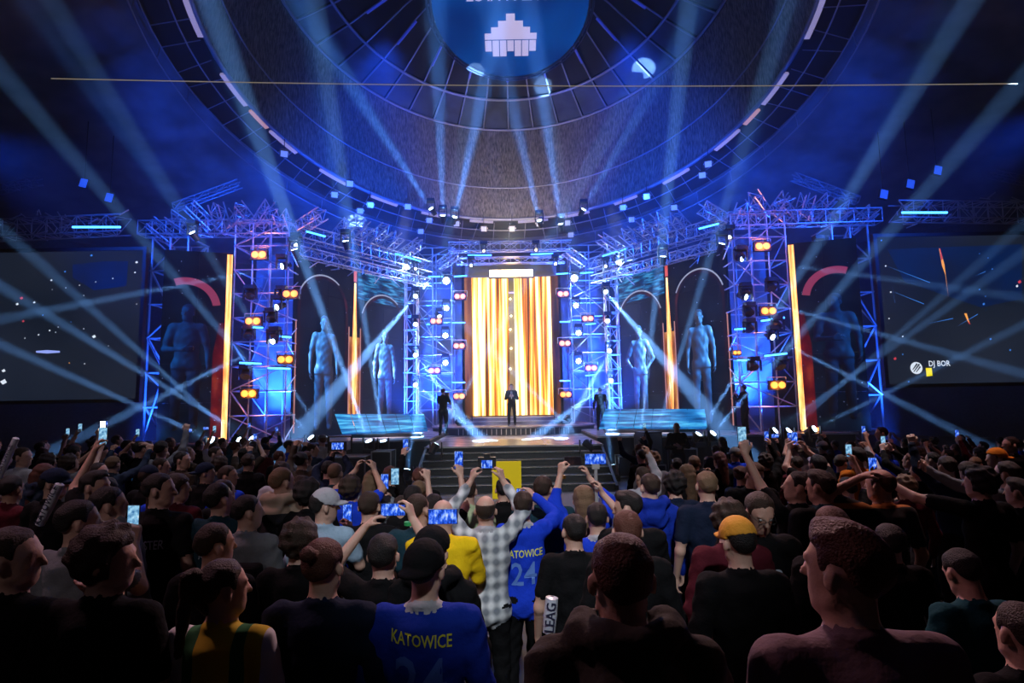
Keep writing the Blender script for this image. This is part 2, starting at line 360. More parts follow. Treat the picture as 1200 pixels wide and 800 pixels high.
def scaffold(name, label, x0, x1, y0, y1, z0, z1, nx, nz, r=.03, seed=0, parts=True, group=None):
    rnd = random.Random(seed); t = empty(name, ((x0+x1)/2, (y0+y1)/2, z0), label, 'scaffold', group); cx, cy_ = (x0+x1)/2, (y0+y1)/2
    X = [x0+(x1-x0)*i/nx-cx for i in range(nx+1)]; Y = (y0-cy_, y1-cy_); Z = [(z1-z0)*i/nz for i in range(nz+1)]
    for x in X:
        for y in Y: bar('standard', (x, y, 0), (x, y, z1-z0), r, steel, t)
    for z in Z[1:]:
        for y in Y: bar('ledger', (X[0]-.05, y, z), (X[-1]+.05, y, z), r*.9, steel, t)
        for x in (X[0], X[-1]): bar('transom', (x, Y[0], z), (x, Y[1], z), r*.9, steel, t)
    for k in range(nz):
        for y in Y:
            if rnd.random() < .8:
                i0, i1 = (0, nx) if rnd.random() < .6 else (0, max(1, nx//2))
                a_, c_ = (X[i0], X[i1]) if rnd.random() < .5 else (X[i1], X[i0])
                z2 = Z[min(nz, k+rnd.choice((1, 1, 2)))]
                bar('brace', (a_, y-.05, Z[k]), (c_, y-.05, z2), r*.8, steel, t)
        for x in (X[0], X[-1]):
            if rnd.random() < .6: bar('brace', (x, Y[k % 2], Z[k]), (x, Y[1-k % 2], Z[k+1]), r*.8, steel, t)
    return t
LR = {-1: 'left', 1: 'right'}
for s in (-1, 1):
    n = LR[s]
    scaffold('scaffold_tower', 'tall blue-lit scaffold tower on the %s with amber lamps' % n, *sorted((s*10.0, s*8.05)), 20.2, 21.6, 1.22, 9.1, 3, 9, .03, 11+s)
    scaffold('scaffold_tower', 'scaffold tower with white lamps beside the golden portal on its %s' % n, *sorted((s*2.9, s*4.75)), 27.3, 28.6, 1.22, 10.0, 2, 10, .03, 21+s)
    scaffold('scaffold_tower', 'narrow scaffold tower at the inner edge of the %s arch wall' % n, *sorted((s*4.4, s*4.95)), 26.1, 26.6, 1.22, 9.1, 1, 12, .028, 41+s)
    scaffold('open_scaffold', 'open dark scaffold between the %s side screen and the dark panel' % n, *sorted((s*13.0, s*11.7)), 20.2, 21.5, 0, 8.6, 2, 7, .036, 33+s)
    for k, (zc, w_) in enumerate(((8.95, .5), (8.2, .36))):
        truss((s*8.0, 20.9, zc), (s*4.0, 27.0, zc), w_, 'roof_truss', 'long %s roof truss above the %s arch wall' % (('upper', 'lower')[k], n))
    truss((s*13.5, 20.3, 8.95), (s*8.0, 20.5, 8.95), .5, 'roof_truss', 'roof truss across the top of the %s scaffold tower and dark panel' % n)
    truss((s*22.5, 19.2, 8.5), (s*13.6, 19.6, 8.9), .6, 'roof_truss', 'dark roof truss above the %s side screen' % n)
    # short stub trusses pointing up out of the grid
    pxs = [(515, 312, 538, 295), (470, 300, 495, 283), (450, 292, 470, 275), (430, 286, 452, 268), (412, 280, 433, 262), (395, 277, 410, 260), (352, 266, 378, 250), (335, 268, 328, 250),
           (303, 262, 319, 238), (293, 262, 276, 240), (262, 268, 253, 240), (250, 268, 224, 243), (232, 276, 200, 254), (205, 284, 178, 262), (270, 270, 285, 252)]
    for i, (ax, ay, bx, by) in enumerate(pxs):
        Y = 20.6 + max(0, (ax-345))/170*6.3
        if s > 0: ax, bx = 1200-ax, 1200-bx; ay -= 3.5*abs(ax-600)/100-0; by -= 3.5*abs(bx-600)/100
        a_ = at(ax, ay, Y); c_ = at(bx, by, Y-.5)
        d = (c_-a_); c_ = a_+d*random.uniform(.95, 1.15)
        truss(a_, c_, .38, 'stub_truss', 'short slanted truss end above the %s rig, %s counted outwards from the centre' % (n, ORD[i]), 'truss', 'stub trusses on the %s' % n, bay=.32)
    # bits hanging under the roof truss
    b = MB()
    for k in range(70):
        t = random.random(); p = Vector((s*8.0, 20.9, 8.7)).lerp(Vector((s*4.0, 27.0, 8.7)), t)+Vector((random.uniform(-.3, .3), random.uniform(-.3, .3), random.uniform(-.9, .1)))
        d = Vector((random.uniform(-.35, .35), random.uniform(-.2, .2), random.uniform(-.4, .4)))
        b.tube(p, p+d, .02, 4)
    tag(b.build('rigging_clutter', steel), 'tangle of short bars and clamps hanging under the %s roof truss' % n, 'rigging', kind='stuff')
    b = MB()
    for k in range(60):
        p = Vector((s*random.uniform(13.6, 22), 19.3+random.uniform(-.3, .3), random.uniform(8.3, 9.2)))
        d = Vector((random.uniform(-.35, .35), random.uniform(-.2, .2), random.uniform(-.25, .25)))
        b.tube(p, p+d, .02, 4)
    tag(b.build('rigging_clutter', steel), 'tangle of small bars over the %s side screen' % n, 'rigging', kind='stuff')
truss((-2.9, 26.4, 9.75), (2.9, 26.4, 9.75), .42, 'header_truss', 'straight truss across the top of the golden portal')
truss((-2.6, 26.9, 9.2), (2.6, 26.9, 9.2), .3, 'header_truss', 'thin second truss just under the portal header')
for s in (-1, 1):
    for a_, b_, Y, nm in (((205, 243), (281, 215), 26, 'sloping'), ((-20, 226), (47, 212), 26, 'far outer'), ((-20, 109), (120, 105), 24, 'high outer')):
        p, q = at(a_[0] if s < 0 else 1210-a_[0], a_[1]-(0 if s < 0 else 8), Y), at(b_[0] if s < 0 else 1210-b_[0], b_[1]-(0 if s < 0 else 8), Y)
        truss(p, q, .32, 'roof_beam', '%s lattice beam under the roof on the %s' % (nm, LR[s]), 'truss', m=mat('dim_steel', (.3, .3, .34), .5, .4))
# ---- LED tubes
def led_tube(p, q, label, r=.035):
    p = Vector(p); q = Vector(q); t = empty('led_tube', p, label, 'tube light', 'blue tube lights of the stage')
    bar('tube', (0, 0, 0), q-p, r, tube_blue, t); bar('housing', (0, .07, .03), q-p+Vector((0, .07, .03)), r*1.3, black, t)
tl = [((85, 266), (141, 266), 18.5), ((1057, 249), (1110, 249), 18.5), ((359, 271), (381, 277), 20.4), ((463, 297), (493, 306), 25.2), ((706, 300), (735, 291), 25.2), ((819, 268), (842, 262), 20.4), ((548, 299), (576, 299), 26.0), ((622, 298), (648, 297), 26.0),
      ((502, 324), (519, 324), 27.1), ((532, 324), (547, 323), 27.1), ((652, 321), (668, 320), 27.1), ((679, 320), (695, 319), 27.1), ((284, 383), (308, 384), 20.05), ((328, 394), (341, 395), 20.05), ((281, 425), (306, 426), 20.05), ((314, 431), (340, 432), 20.05),
      ((892, 376), (919, 372), 20.05), ((861, 386), (873, 385), 20.05), ((896, 417), (922, 414), 20.05), ((864, 422), (887, 422), 20.05), ((500, 380), (512, 380), 27.1), ((500, 440), (512, 440), 27.1), ((686, 380), (698, 379), 27.1), ((686, 440), (698, 439), 27.1), ((530, 378), (545, 378), 27.1), ((656, 377), (668, 377), 27.1), ((530, 448), (545, 448), 27.1), ((656, 446), (668, 446), 27.1)]
tl = tl[:8]+sorted(tl[8:], key=lambda e: e[0][1]); tcn = {}
def tname(p):
    k = ('portal' if abs(p[0]-600) < 110 else 'amber', p[0] < 600); tcn[k] = tcn.get(k, 0)+1; return ' beside the portal, %s from the top' % ORD[tcn[k]-1] if k[0] == 'portal' else ' with amber lamps, %s from the top' % ORD[tcn[k]-1]
for i, (p, q, Y) in enumerate(tl):
    side = 'left' if p[0] < 600 else 'right'
    wh = 'over the side screen' if i < 2 else 'under the roof truss' if i < 6 else 'on the portal header' if i < 8 else 'on a tower'
    led_tube(at(*p, Y), at(*q, Y), 'blue tube light %s on the %s%s' % (wh, side, '' if i < 2 else ', inner' if i in (3, 4) else ', outer' if i in (2, 5) else '' if i < 8 else tname(p)))
# ------------------------------------------------------------------ stage
deck_m = mat('glossy_stage_deck', (.4, .37, .38), .25, noise=.4, nscale=1.2)
edge_m = mat('pale_edge_strip', (.8, .8, .75), .5)
st = empty('stage', (0, 19, 0), 'wide dark glossy stage with low steps and black front', 'stage')
def sbox(name, x0, x1, y0, y1, z0, z1, m, par=st):
    return MB().box(((x0+x1)/2, (y0+y1)/2-19, (z0+z1)/2), (abs(x1-x0)/2, (y1-y0)/2, (z1-z0)/2)).build(name, m, par)
sbox('deck', -2.85, 2.85, 18.35, 30, 1.0, 1.05, deck_m); sbox('fascia', -2.83, 2.83, 18.4, 29.9, .86, .998, blackcloth)
for s in (-1, 1):
    pts = [(2.86, 19.6), (2.86, 30), (9.9, 22.2), (11.5, 19.2), (6.3, 18.9)]
    o = poly([(s*x, y-19) for x, y in pts][::s], .06, Matrix.Translation((0, 0, 1.22))).build('wing_deck', deck_m, st)
    o = poly([(s*x*.995, y-19+.1) for x, y in pts][::s], 1.14, Matrix.Translation((0, 0, 1.155))).build('wing_skirt', blackcloth, st)
cv = []
for k in range(17):
    t = math.pi*k/16; cv.append((3.6*math.cos(t), 25.2-19-1.5*math.sin(t)))
cv = [(-3.6, 30-19)]+cv[::-1]+[(3.6, 30-19)]
poly(cv[::-1], .06, Matrix.Translation((0, 0, 1.40))).build('round_platform', deck_m, st)
poly([(x*.985, y+.05) for x, y in cv[::-1]], .28, Matrix.Translation((0, 0, 1.338))).build('platform_skirt', mat('platform_grille', (.05, .06, .07), .5), st)
for k in range(24):
    x = -2.3+k*.2; MB().box((x, 23.63-19+ (abs(x)/3.6)**2*1.0-.0, 1.2), (.012, .012, .12)).build('grille_bar', edge_m, st)
sbox('step', -2.5, 2.5, 26.0, 29.6, 1.40, 1.56, deck_m); sbox('step', -2.2, 2.2, 26.5, 29.5, 1.56, 1.72, deck_m)
sbox('step_edge', -2.2, 2.2, 26.47, 26.5, 1.69, 1.73, edge_m); sbox('step_edge', -2.5, 2.5, 25.97, 26.0, 1.53, 1.57, edge_m)
MB().box((0, .85, 1.055), (1.0, 1.5, .004)).build('light_floor_panel', mat('pale_floor_panel', (.55, .42, .30), .3, noise=.15), st)
ss = empty('stage_stairs', (0, 18.3, 0), 'wide black stairs with pale step edges up to the stage', 'stairs')
for k in range(5):
    z = .175*(k+1); y1 = 18.35-.5*(4-k)
    MB().box((0, y1-.25-18.3, z-.02), (2.75, .25, .02)).build('tread', mat('black_tread', (.03, .035, .04), .5, bump=.1), ss)
    MB().box((0, y1-.5-18.3+.012, z-.012), (2.75, .012, .014)).build('edge_strip', mat('step_edge_pale', (.85, .87, .8), .6), ss)
    MB().box((0, y1-.47-18.3, z-.11), (2.74, .01, .07)).build('riser', black, ss)
for s in (-1, 1):
    MB().add([(s*2.76, -2.45, 0), (s*2.76, .05, 0), (s*2.76, .05, 1.0), (s*2.76, -2.45, .12), (s*2.84, -2.45, 0), (s*2.84, .05, 0), (s*2.84, .05, 1.0), (s*2.84, -2.45, .12)],
             [(0, 1, 2, 3), (7, 6, 5, 4), (0, 4, 5, 1), (1, 5, 6, 2), (2, 6, 7, 3), (3, 7, 4, 0)]).build('side_panel', black, ss)
# ---- LED ramps on the wings
ramp_m = emat('ramp_picture', [(.35, (0, .03, .14)), (.5, (.01, .13, .38)), (.6, (.05, .35, .62)), (.75, (.35, .75, .95))], (.6, 1, 9), 1.7, detail=6)
for s in (-1, 1):
    t = empty('led_ramp', (s*5.6, 21, 1.22), 'long sloping turquoise video panel on the %s stage wing' % LR[s], 'video panel')
    O = Vector((s*5.6, 21, 1.22)); m_ = -s
    if s < 0: q = [at(400, 507, 20.4), at(501, 503, 21.8), at(497, 485, 22.4), at(392, 485, 21.0)]
    else: q = [at(702, 500, 21.8), at(829, 500, 20.4), at(826, 479, 21.0), at(709, 479, 22.4)]
    q = [v-O for v in q]; 
    n_ = 6
    for i in range(n_):
        a0, a1 = i/n_+.003, (i+1)/n_-.003
        f = [q[0].lerp(q[1], a0), q[0].lerp(q[1], a1), q[3].lerp(q[2], a1), q[3].lerp(q[2], a0)]
        bk = [v+Vector((0, .12, -.08)) for v in f]
        MB().add(f+bk, [(0, 1, 2, 3), (7, 6, 5, 4), (0, 4, 5, 1), (1, 5, 6, 2), (2, 6, 7, 3), (3, 7, 4, 0)]).build('led_tile', ramp_m, t)
    lo = min(v.z for v in q)
    MB().box(((q[0]+q[1])/2+Vector((0, .5, -.06)), ) if False else ((q[0].x+q[1].x)/2, .45, .0), (abs(q[1].x-q[0].x)/2*.9, .3, .12)).build('support', black, t)
# ---- portal
gold = emat('gold_picture', [(.36, (.08, .02, .0)), (.43, (.42, .10, .01)), (.50, (.9, .38, .04)), (.58, (1, .85, .40)), (.68, (1, .98, .75))], (6.5, 6.5, .12), 2.6, detail=5, sample='FRONT')
brown = emat('brown_picture', [(.3, (.03, .01, .01)), (.5, (.22, .06, .02)), (.7, (.7, .25, .06))], (2.5, 2.5, .25), .8, detail=5)
pt = empty('golden_portal', (0, 27.5, 1.4), 'tall pair of glowing golden video columns in the stage centre', 'video screen')
for s in (-1, 1):
    x0, x1 = sorted((s*.14, s*1.93)); nx_, nz_ = 3, 12
    zb, zt = 1.78-1.4, 8.5-1.4
    for i in range(nx_):
        for k in range(nz_):
            xa, xb = x0+(x1-x0)*i/nx_, x0+(x1-x0)*(i+1)/nx_; za, zb2 = zb+(zt-zb)*k/nz_, zb+(zt-zb)*(k+1)/nz_
            o = MB().box(((xa+xb)/2, 0, (za+zb2)/2), ((xb-xa)/2-.001, .06, (zb2-za)/2-.001)).build('led_tile', gold, pt)
    x0, x1 = sorted((s*1.95, s*2.28))
    MB().box(((x0+x1)/2, .1, (zb+zt)/2), ((x1-x0)/2, .3, (zt-zb)/2)).build('return_panel', brown, pt)
MB().box((0, .7, 4.2), (2.3, .05, 3.85)).build('back_panel', mat('portal_back', (.25, .27, .25), .8), pt)
MB().box((0, .1, 6.35), (.14, .06, .04)).build('cross_bar', steel, pt)
# white hot lamp row over the portal
hb = empty('blinder_bar', at(599, 320, 26.7), 'white-hot row of four lamps above the golden portal', 'stage lamp')
MB().box((0, .1, 0), (1.08, .08, .22)).build('housing', black, hb)
for k in range(4): MB().box((-.78+k*.52, 0, 0), (.25, .03, .17)).build('lamp_face', mat('hot_white_gold', (.5, .5, .5), .4, emit=(1, .78, .30), es=4.5), hb)
area(at(599, 320, 26.45), (0, 15, 4), 60, (1, .75, .35), 2, .3)
point(at(599, 320, 26.3), 45, (1, .62, .15), .25)
# ---- LED arch walls
T_, = [None]
def wall_frame(p0, p1):
    """matrix for a vertical wall: local x along the wall, local z up, local -y towards the room"""
    p0 = Vector(p0); p1 = Vector(p1); x = (p1-p0); x.z = 0; L = x.length; x.normalize(); y = Vector((-x.y, x.x, 0))
    if y.y < 0: y = -y
    Mx = Matrix.Identity(4)
    for i in range(3): Mx[i][0] = x[i]; Mx[i][1] = y[i]; Mx[i][2] = (0, 0, 1)[i]
    Mx.translation = p0; return Mx, L
navy = emat('wall_night_picture', [(.4, (.0, .0018, .007)), (.62, (.001, .006, .022)), (.72, (.002, .014, .05))], (.8, .8, .8), 1)
band = emat('wall_stone_picture', [(.35, (0, .004, .03)), (.47, (.0, .04, .18)), (.56, (.01, .2, .5)), (.66, (.1, .45, .8))], (1.5, 1, 9), .9, detail=6)
redglow = emat('wall_red_picture', [(.3, (.02, 0, .003)), (.55, (.14, .004, .012)), (.75, (.42, .05, .02))], (1.5, 1, 1.2), .8)
archm = emat('arch_shade_picture', [(.35, (.001, .003, .012)), (.6, (.03, .006, .015)), (.75, (.20, .02, .02))], (1.2, 1, .5), .8)
pillm = emat('pillar_orange_picture', [(.3, (.06, .006, .006)), (.5, (.45, .12, .03)), (.7, (1, .5, .15))], (5, 1, .8), .9)
spearm = emat('spear_picture', [(.3, (.8, .12, .03)), (.5, (1, .45, .12)), (.7, (1, .85, .5))], (8, 1, .7), 2.0)
rim_m = mat('arch_rim_picture', (.02, .02, .02), .5, emit=(.38, .44, .62), es=.8)
rimred = mat('arch_red_picture', (.02, .02, .02), .5, emit=(.40, .05, .07), es=.6)
specm = mat('spark_picture', (.02, .02, .02), .5, emit=(.35, .5, .9), es=1)
def flat(pts, m, name, Mx, par, off=.02, th=.01):
    """polygon given in wall coordinates (x along, z up), lying on the wall front"""
    b = MB(); n = len(pts)
    b.add([(x, -off, z) for x, z in pts]+[(x, -off+th, z) for x, z in pts], [tuple(range(n)), tuple(reversed(range(n, 2*n)))]+[(i, i+n, (i+1) % n+n, (i+1) % n) for i in range(n)])
    return b.build(name, m, par)
def arc_strip(cx, zc, r0, r1, t0, t1, m, name, par, foot=None, n=20, off=.02):
    b = MB(); P = []
    for k in range(n+1):
        t = t0+(t1-t0)*k/n; P.append(((cx+r0*math.cos(t), zc+r0*math.sin(t)), (cx+r1*math.cos(t), zc+r1*math.sin(t))))
    if foot is not None: P = [((cx+r0, foot), (cx+r1, foot))]+P+[((cx-r0, foot), (cx-r1, foot))] if abs(t1-t0-math.pi) < .01 else P
    vs = [(x, -off, z) for p in P for x, z in p]
    return b.add(vs, [(2*i, 2*i+1, 2*i+3, 2*i+2) for i in range(len(P)-1)]).build(name, m, par)
FIGS = []   # (parent, x, z0, height, template, flip) filled below, built once the figure templates exist
for s in (-1, 1):
    n = LR[s]
    Mx, L = wall_frame((s*4.95, 26.7, 1.23), (s*8.1, 21.0, 1.23))
    if s > 0: pass
    wl = empty('arch_video_wall', (0, 0, 0), 'angled %s video wall showing blue figures standing in two arches' % n, 'video wall'); wl.matrix_world = Mx
    H = 6.9
    for i in range(4):
        for k in range(5):
            MB().box((L*(i+.5)/4, .05, H*(k+.5)/5), (L/8-.003, .05, H/10-.003)).build('led_tile', navy, wl)
    hx = L*.53
    flat([(0.05, H-1.25), (hx-.2, H-1.25), (hx-.2, H-.05), (0.05, H-.05)], band, 'stone_band_picture', Mx, wl)
    for (xa, xb, zc, r) in ((.1, hx-.35, 4.55, 1.35), (hx+.35, L-.1, 5.0, 1.42)):
        cx = (xa+xb)/2; r = (xb-xa)/2
        arc_strip(cx, zc, r-.16, r-.02, 0.0, math.pi, archm, 'arch_picture', wl, foot=.1, off=.025)
        arc_strip(cx, zc, r-.03, r+.03, .35, 2.2 if s < 0 else 2.7, rim_m, 'arch_rim', wl, off=.03)
        b = MB()
        for kk in range(11):
            a0 = math.pi*kk/10; b.add([(cx+(r-.24)*math.cos(a0), -.028, zc+(r-.24)*math.sin(a0))], [])
        FIGS.append((wl, cx, .25, 4.3 if xa < 1 else 4.5, xa > 1, s))
    # spear of light between the arches
    flat([(hx-.32, .3), (hx+.32, .3), (hx+.32, 4.0), (hx-.32, 4.0)], pillm, 'pillar_picture', Mx, wl, .03)
    flat([(hx-.03, 0.2), (hx+.03, .2), (hx+.15, 2.6), (hx+.05, 6.3), (hx-.05, 6.3), (hx-.15, 2.6)], spearm, 'spear_picture', Mx, wl, .05)
    flat([(hx-.08, 6.35), (hx+.08, 6.35), (hx+.08, 6.85), (hx-.08, 6.85)], mat('spear_tip', (.02, .02, .02), .5, emit=(.8, .1, .08), es=.9), 'tip_picture', Mx, wl, .05)
    for side_ in (hx-.33, hx+.33, L-.04, .04):
        flat([(side_-.025, .2), (side_+.025, .2), (side_+.025, 4.4), (side_-.025, 4.4)], mat('edge_picture', (.02, .02, .02), .5, emit=(.6, .25, .22), es=.8), 'edge_picture', Mx, wl, .055)
    b = MB()
    for k in range(60):
        x, z, q = random.uniform(.1, L-.1), random.uniform(.3, H), random.uniform(.008, .022); b.add([(x-q, -.06, z), (x, -.06, z-q), (x+q, -.06, z), (x, -.06, z+q)], [(0, 1, 2, 3)])
    tag(b.build('spark_picture', specm, wl), kind='stuff')
    # outer dark panel with gold edge
    p0, p1 = (s*9.95, 20.0, 1.25), (s*12.0, 19.3, 1.25)
    Mx, L = wall_frame(p0, p1); H = 6.65
    pw = empty('tall_video_panel', (0, 0, 0), 'tall dark video panel with a golden inner edge left of the amber tower' if s < 0 else 'tall dark video panel with a red arch and golden edge right of the amber tower', 'video panel'); pw.matrix_world = Mx
    for i in range(2):
        for k in range(5): MB().box((L*(i+.5)/2, .05, H*(k+.5)/5), (L/4-.003, .05, H/10-.003)).build('led_tile', navy, pw)
    flat([(.02, 0.05), (.20, 0.05), (.20, H-.05), (.02, H-.05)], spearm, 'gold_edge_picture', Mx, pw)
    flat([(.22, 0.05), (.55, 0.05), (.55, H*.45), (.38, H*.62), (.22, H*.62)], redglow, 'red_picture', Mx, pw)
    flat([(.05, 0.0), (.6, 0.0), (.6, .12), (.05, .12)], spearm, 'gold_foot_picture', Mx, pw, .03)
    arc_strip(1.45, 4.6, .85, 1.1, 1.2, 3.0, rimred, 'arch_picture', pw)
    FIGS.append((pw, 1.35, .4, 4.4, False, s*2))
    b = MB()
    for k in range(30):
        x, z, q = random.uniform(.1, L-.1), random.uniform(.3, H), random.uniform(.008, .02); b.add([(x-q, -.06, z), (x, -.06, z-q), (x+q, -.06, z), (x, -.06, z+q)], [(0, 1, 2, 3)])
    tag(b.build('spark_picture', specm, pw), kind='stuff')
    # sheets added behind the towers to catch the blue light
    MBc = MB().box((s*9.05, 22.2, 4.5), (1.05, .03, 4.4)); o = tag(MBc.build('backcloth', mat('grey_backcloth', (.3, .32, .36), .9, bump=.3, bscale=12)), 'grey cloth lit blue behind the %s amber tower' % n, 'cloth')
    tag(MB().box((s*3.75, 28.9, 5.4), (1.2, .03, 4.3)).build('backcloth', MC['grey_backcloth']), 'grey cloth lit blue behind the tower %s of the portal' % n, 'cloth')
    tag(MB().box((s*12.4, 21.9, 2.0), (.5, .03, 2.0)).build('backcloth', MC['grey_backcloth']), 'low blue-lit cloth at the foot of the open scaffold on the %s' % n, 'cloth')
# ---- side screens
scr_m = emat('screen_dark_picture', [(.3, (.004, .008, .018)), (.5, (.009, .014, .028)), (.7, (.014, .020, .038))], (.25, .25, .25), 1, detail=1)
for s in (-1, 1):
    if s < 0: x1, zt, zb = at(168, 293, 19).x, at(168, 293, 19).z, at(152, 467, 19).z; x0 = x1-9.2
    else: x0, zt, zb = at(1027, 278, 19).x, at(1027, 278, 19).z, at(1052, 450, 19).z; x1 = x0+9.2
    x0, x1 = min(x0, x1), max(x0, x1); cx, cz = (x0+x1)/2, (zt+zb)/2; W, Hh = (x1-x0)/2, (zt-zb)/2
    t = empty('side_screen', (cx, 19, cz), 'big projection screen on the %s showing %s' % (LR[s], 'dim blue sparks' if s < 0 else 'an orange streak, a round logo and a caption'), 'screen')
    MB().box((0, .06, 0), (W, .05, Hh)).build('screen_surface', scr_m, t)
    fr = MB(); 
    for c, h in (((0, .06, Hh+.06), (W+.12, .08, .06)), ((0, .06, -Hh-.06), (W+.12, .08, .06)), ((-W-.06, .06, 0), (.06, .08, Hh)), ((W+.06, .06, 0), (.06, .08, Hh))): fr.box(c, h)
    fr.build('screen_frame', black, t)
    def sp_(px, py): v = at(px, py, 18.98); return (v.x-cx, v.z-cz)
    def mark(pts, m, name='picture_mark', off=.0):
        b = MB(); n_ = len(pts); b.add([(x, -.01-off, z) for x, z in [sp_(*p) for p in pts]], [tuple(range(n_))]); return b.build(name, m, t)
    bl = mat('scr_blue', (.01,)*3, .5, emit=(.0, .014, .12), es=1); wh_ = mat('scr_white', (.01,)*3, .5, emit=(.75, .85, 1), es=1)
    b2 = mat('scr_bright_blue', (.01,)*3, .5, emit=(.05, .25, .9), es=1); og = mat('scr_orange', (.01,)*3, .5, emit=(1, .4, .08), es=1); rd = mat('scr_red', (.01,)*3, .5, emit=(.6, .05, .08), es=1); yl = mat('scr_yellow', (.01,)*3, .5, emit=(1, .85, 0), es=1)
    if s < 0:
        mark([(85, 310), (120, 306), (150, 306), (148, 335), (110, 340), (85, 325)], emat('scr_blue_patch', [(.3, (.005, .01, .04)), (.7, (0, .012, .13))], (.5, .5, .5), 1), off=.002)
        mark([(42, 411), (55, 410), (70, 411), (70, 413), (55, 414), (42, 413)], mat('scr_pale_blue', (.01,)*3, .5, emit=(.3, .4, 1), es=1), off=.004)
        for (x, y, r, m) in [(107, 299, 2, b2), (160, 307, 2.2, wh_), (158, 319, 1.5, wh_), (76, 318, 1.6, b2), (60, 328, 1.8, wh_), (93, 334, 1, wh_), (112, 330, 1, wh_), (132, 326, 1.3, wh_), (77, 337, 1, wh_), (61, 339, .8, wh_), (25, 349, 2.6, rd), (20, 356, 2.4, wh_), (40, 354, 2, wh_), (27, 376, 2, rd), (50, 369, 1.2, b2), (110, 394, 3, wh_), (98, 385, 1, wh_), (58, 387, 1.5, wh_), (45, 392, 1.5, wh_), (68, 383, 1, wh_), (29, 396, 1, wh_), (98, 346, .8, wh_), (127, 405, .9, wh_), (81, 425, 1, og), (99, 426, 1, wh_), (4, 434, 3, wh_), (4, 447, 5, wh_), (83, 377, .8, b2), (65, 389, .9, wh_), (160, 356, .9, wh_)]:
            r *= .7; mark([(x-r*1.2, y), (x-r*.3, y+r), (x+r*1.1, y+.3*r), (x+r*.4, y-r*.9)], m, off=.004)
    else:
        mark([(1040, 292), (1198, 286), (1198, 350), (1150, 360), (1060, 330)], emat('scr_blue_patch2', [(.3, (.005, .01, .035)), (.7, (0, .016, .10))], (.5, .5, .5), 1), off=.002)
        mark([(1100.5, 291), (1102, 291), (1107, 310), (1111.7, 349), (1108, 322), (1104, 311)], og, off=.004); mark([(1101, 291), (1102, 291), (1105, 303), (1103, 305)], rd, off=.006)
        mark([(1130, 367), (1133, 367), (1137, 380), (1134, 376)], og, off=.004); mark([(1134, 376), (1136.5, 378), (1137.5, 380), (1135.5, 379)], rd, off=.006)
        for a_, c_ in (((1038, 311), (1090, 331)), ((1045, 330), (1049, 355)), ((1087, 379), (1117, 373)), ((1043, 340), (1083, 356)), ((1122, 382), (1146, 368)), ((1143, 323), (1155, 318))):
            mark([a_, (c_[0], c_[1]+.4), (c_[0], c_[1]-.4)], b2, off=.004)
        for (x, y, r, m) in [(1033, 281.5, 1.5, b2), (1038, 311.5, 1.4, wh_), (1044, 342, 1.5, wh_), (1058, 394, 1.4, wh_), (1058, 415, 1.2, b2), (1161, 397, 1.8, b2), (1184, 410, 1.6, b2), (1148, 339, 1.4, b2), (1163, 315, 1.3, b2), (1158, 302, 1, b2), (1148, 297, 1, b2), (1195, 330, 3, rd), (1192, 335, 2.2, wh_), (1049, 420, 2.4, rd), (1153, 356, 2, b2), (1065, 447, 1.5, b2), (1042, 373, 1.2, wh_), (1155, 347, 1, b2)]:
            r *= .75; mark([(x-r, y), (x-r*.2, y+r), (x+r, y+.2*r), (x+r*.3, y-r)], m, off=.004)
        # round logo with slanted bars, caption and yellow box
        v = at(1074.5, 431, 18.96); lx, lz = v.x-cx, v.z-cz; r = .2
        b = MB(); b.add([(lx+r*math.cos(k*math.pi/16), -.016, lz+r*math.sin(k*math.pi/16)) for k in range(32)], [tuple(range(32))]); b.build('logo_disc', wh_, t)
        for k, (o0, hw, ln) in enumerate(((-.065, .026, .13), (.0, .026, .165), (.07, .024, .12))):
            dx, dz = math.cos(R(50)), math.sin(R(50)); nx_, nz_ = dz, -dx
            c = [(lx+nx_*o0+dx*a*ln+nx_*w_*hw, -.022, lz+nz_*o0+dz*a*ln+nz_*w_*hw) for a, w_ in ((-1, -.5), (-1, .5), (1, 1.1), (1, -1.1))]
            MB().add(c, [(0, 1, 2, 3)]).build('logo_bar', scr_m, t)
        tm = text_mesh('DJ BOR', .26, .85); o = link('caption', tm, t, wh_); v = at(1101, 426, 18.96); o.location = (v.x-cx, -.03, v.z-cz); o.rotation_euler = (R(90), 0, 0)
        mark([(1085, 431), (1092, 431), (1093, 440), (1086, 441)], yl, off=.004)
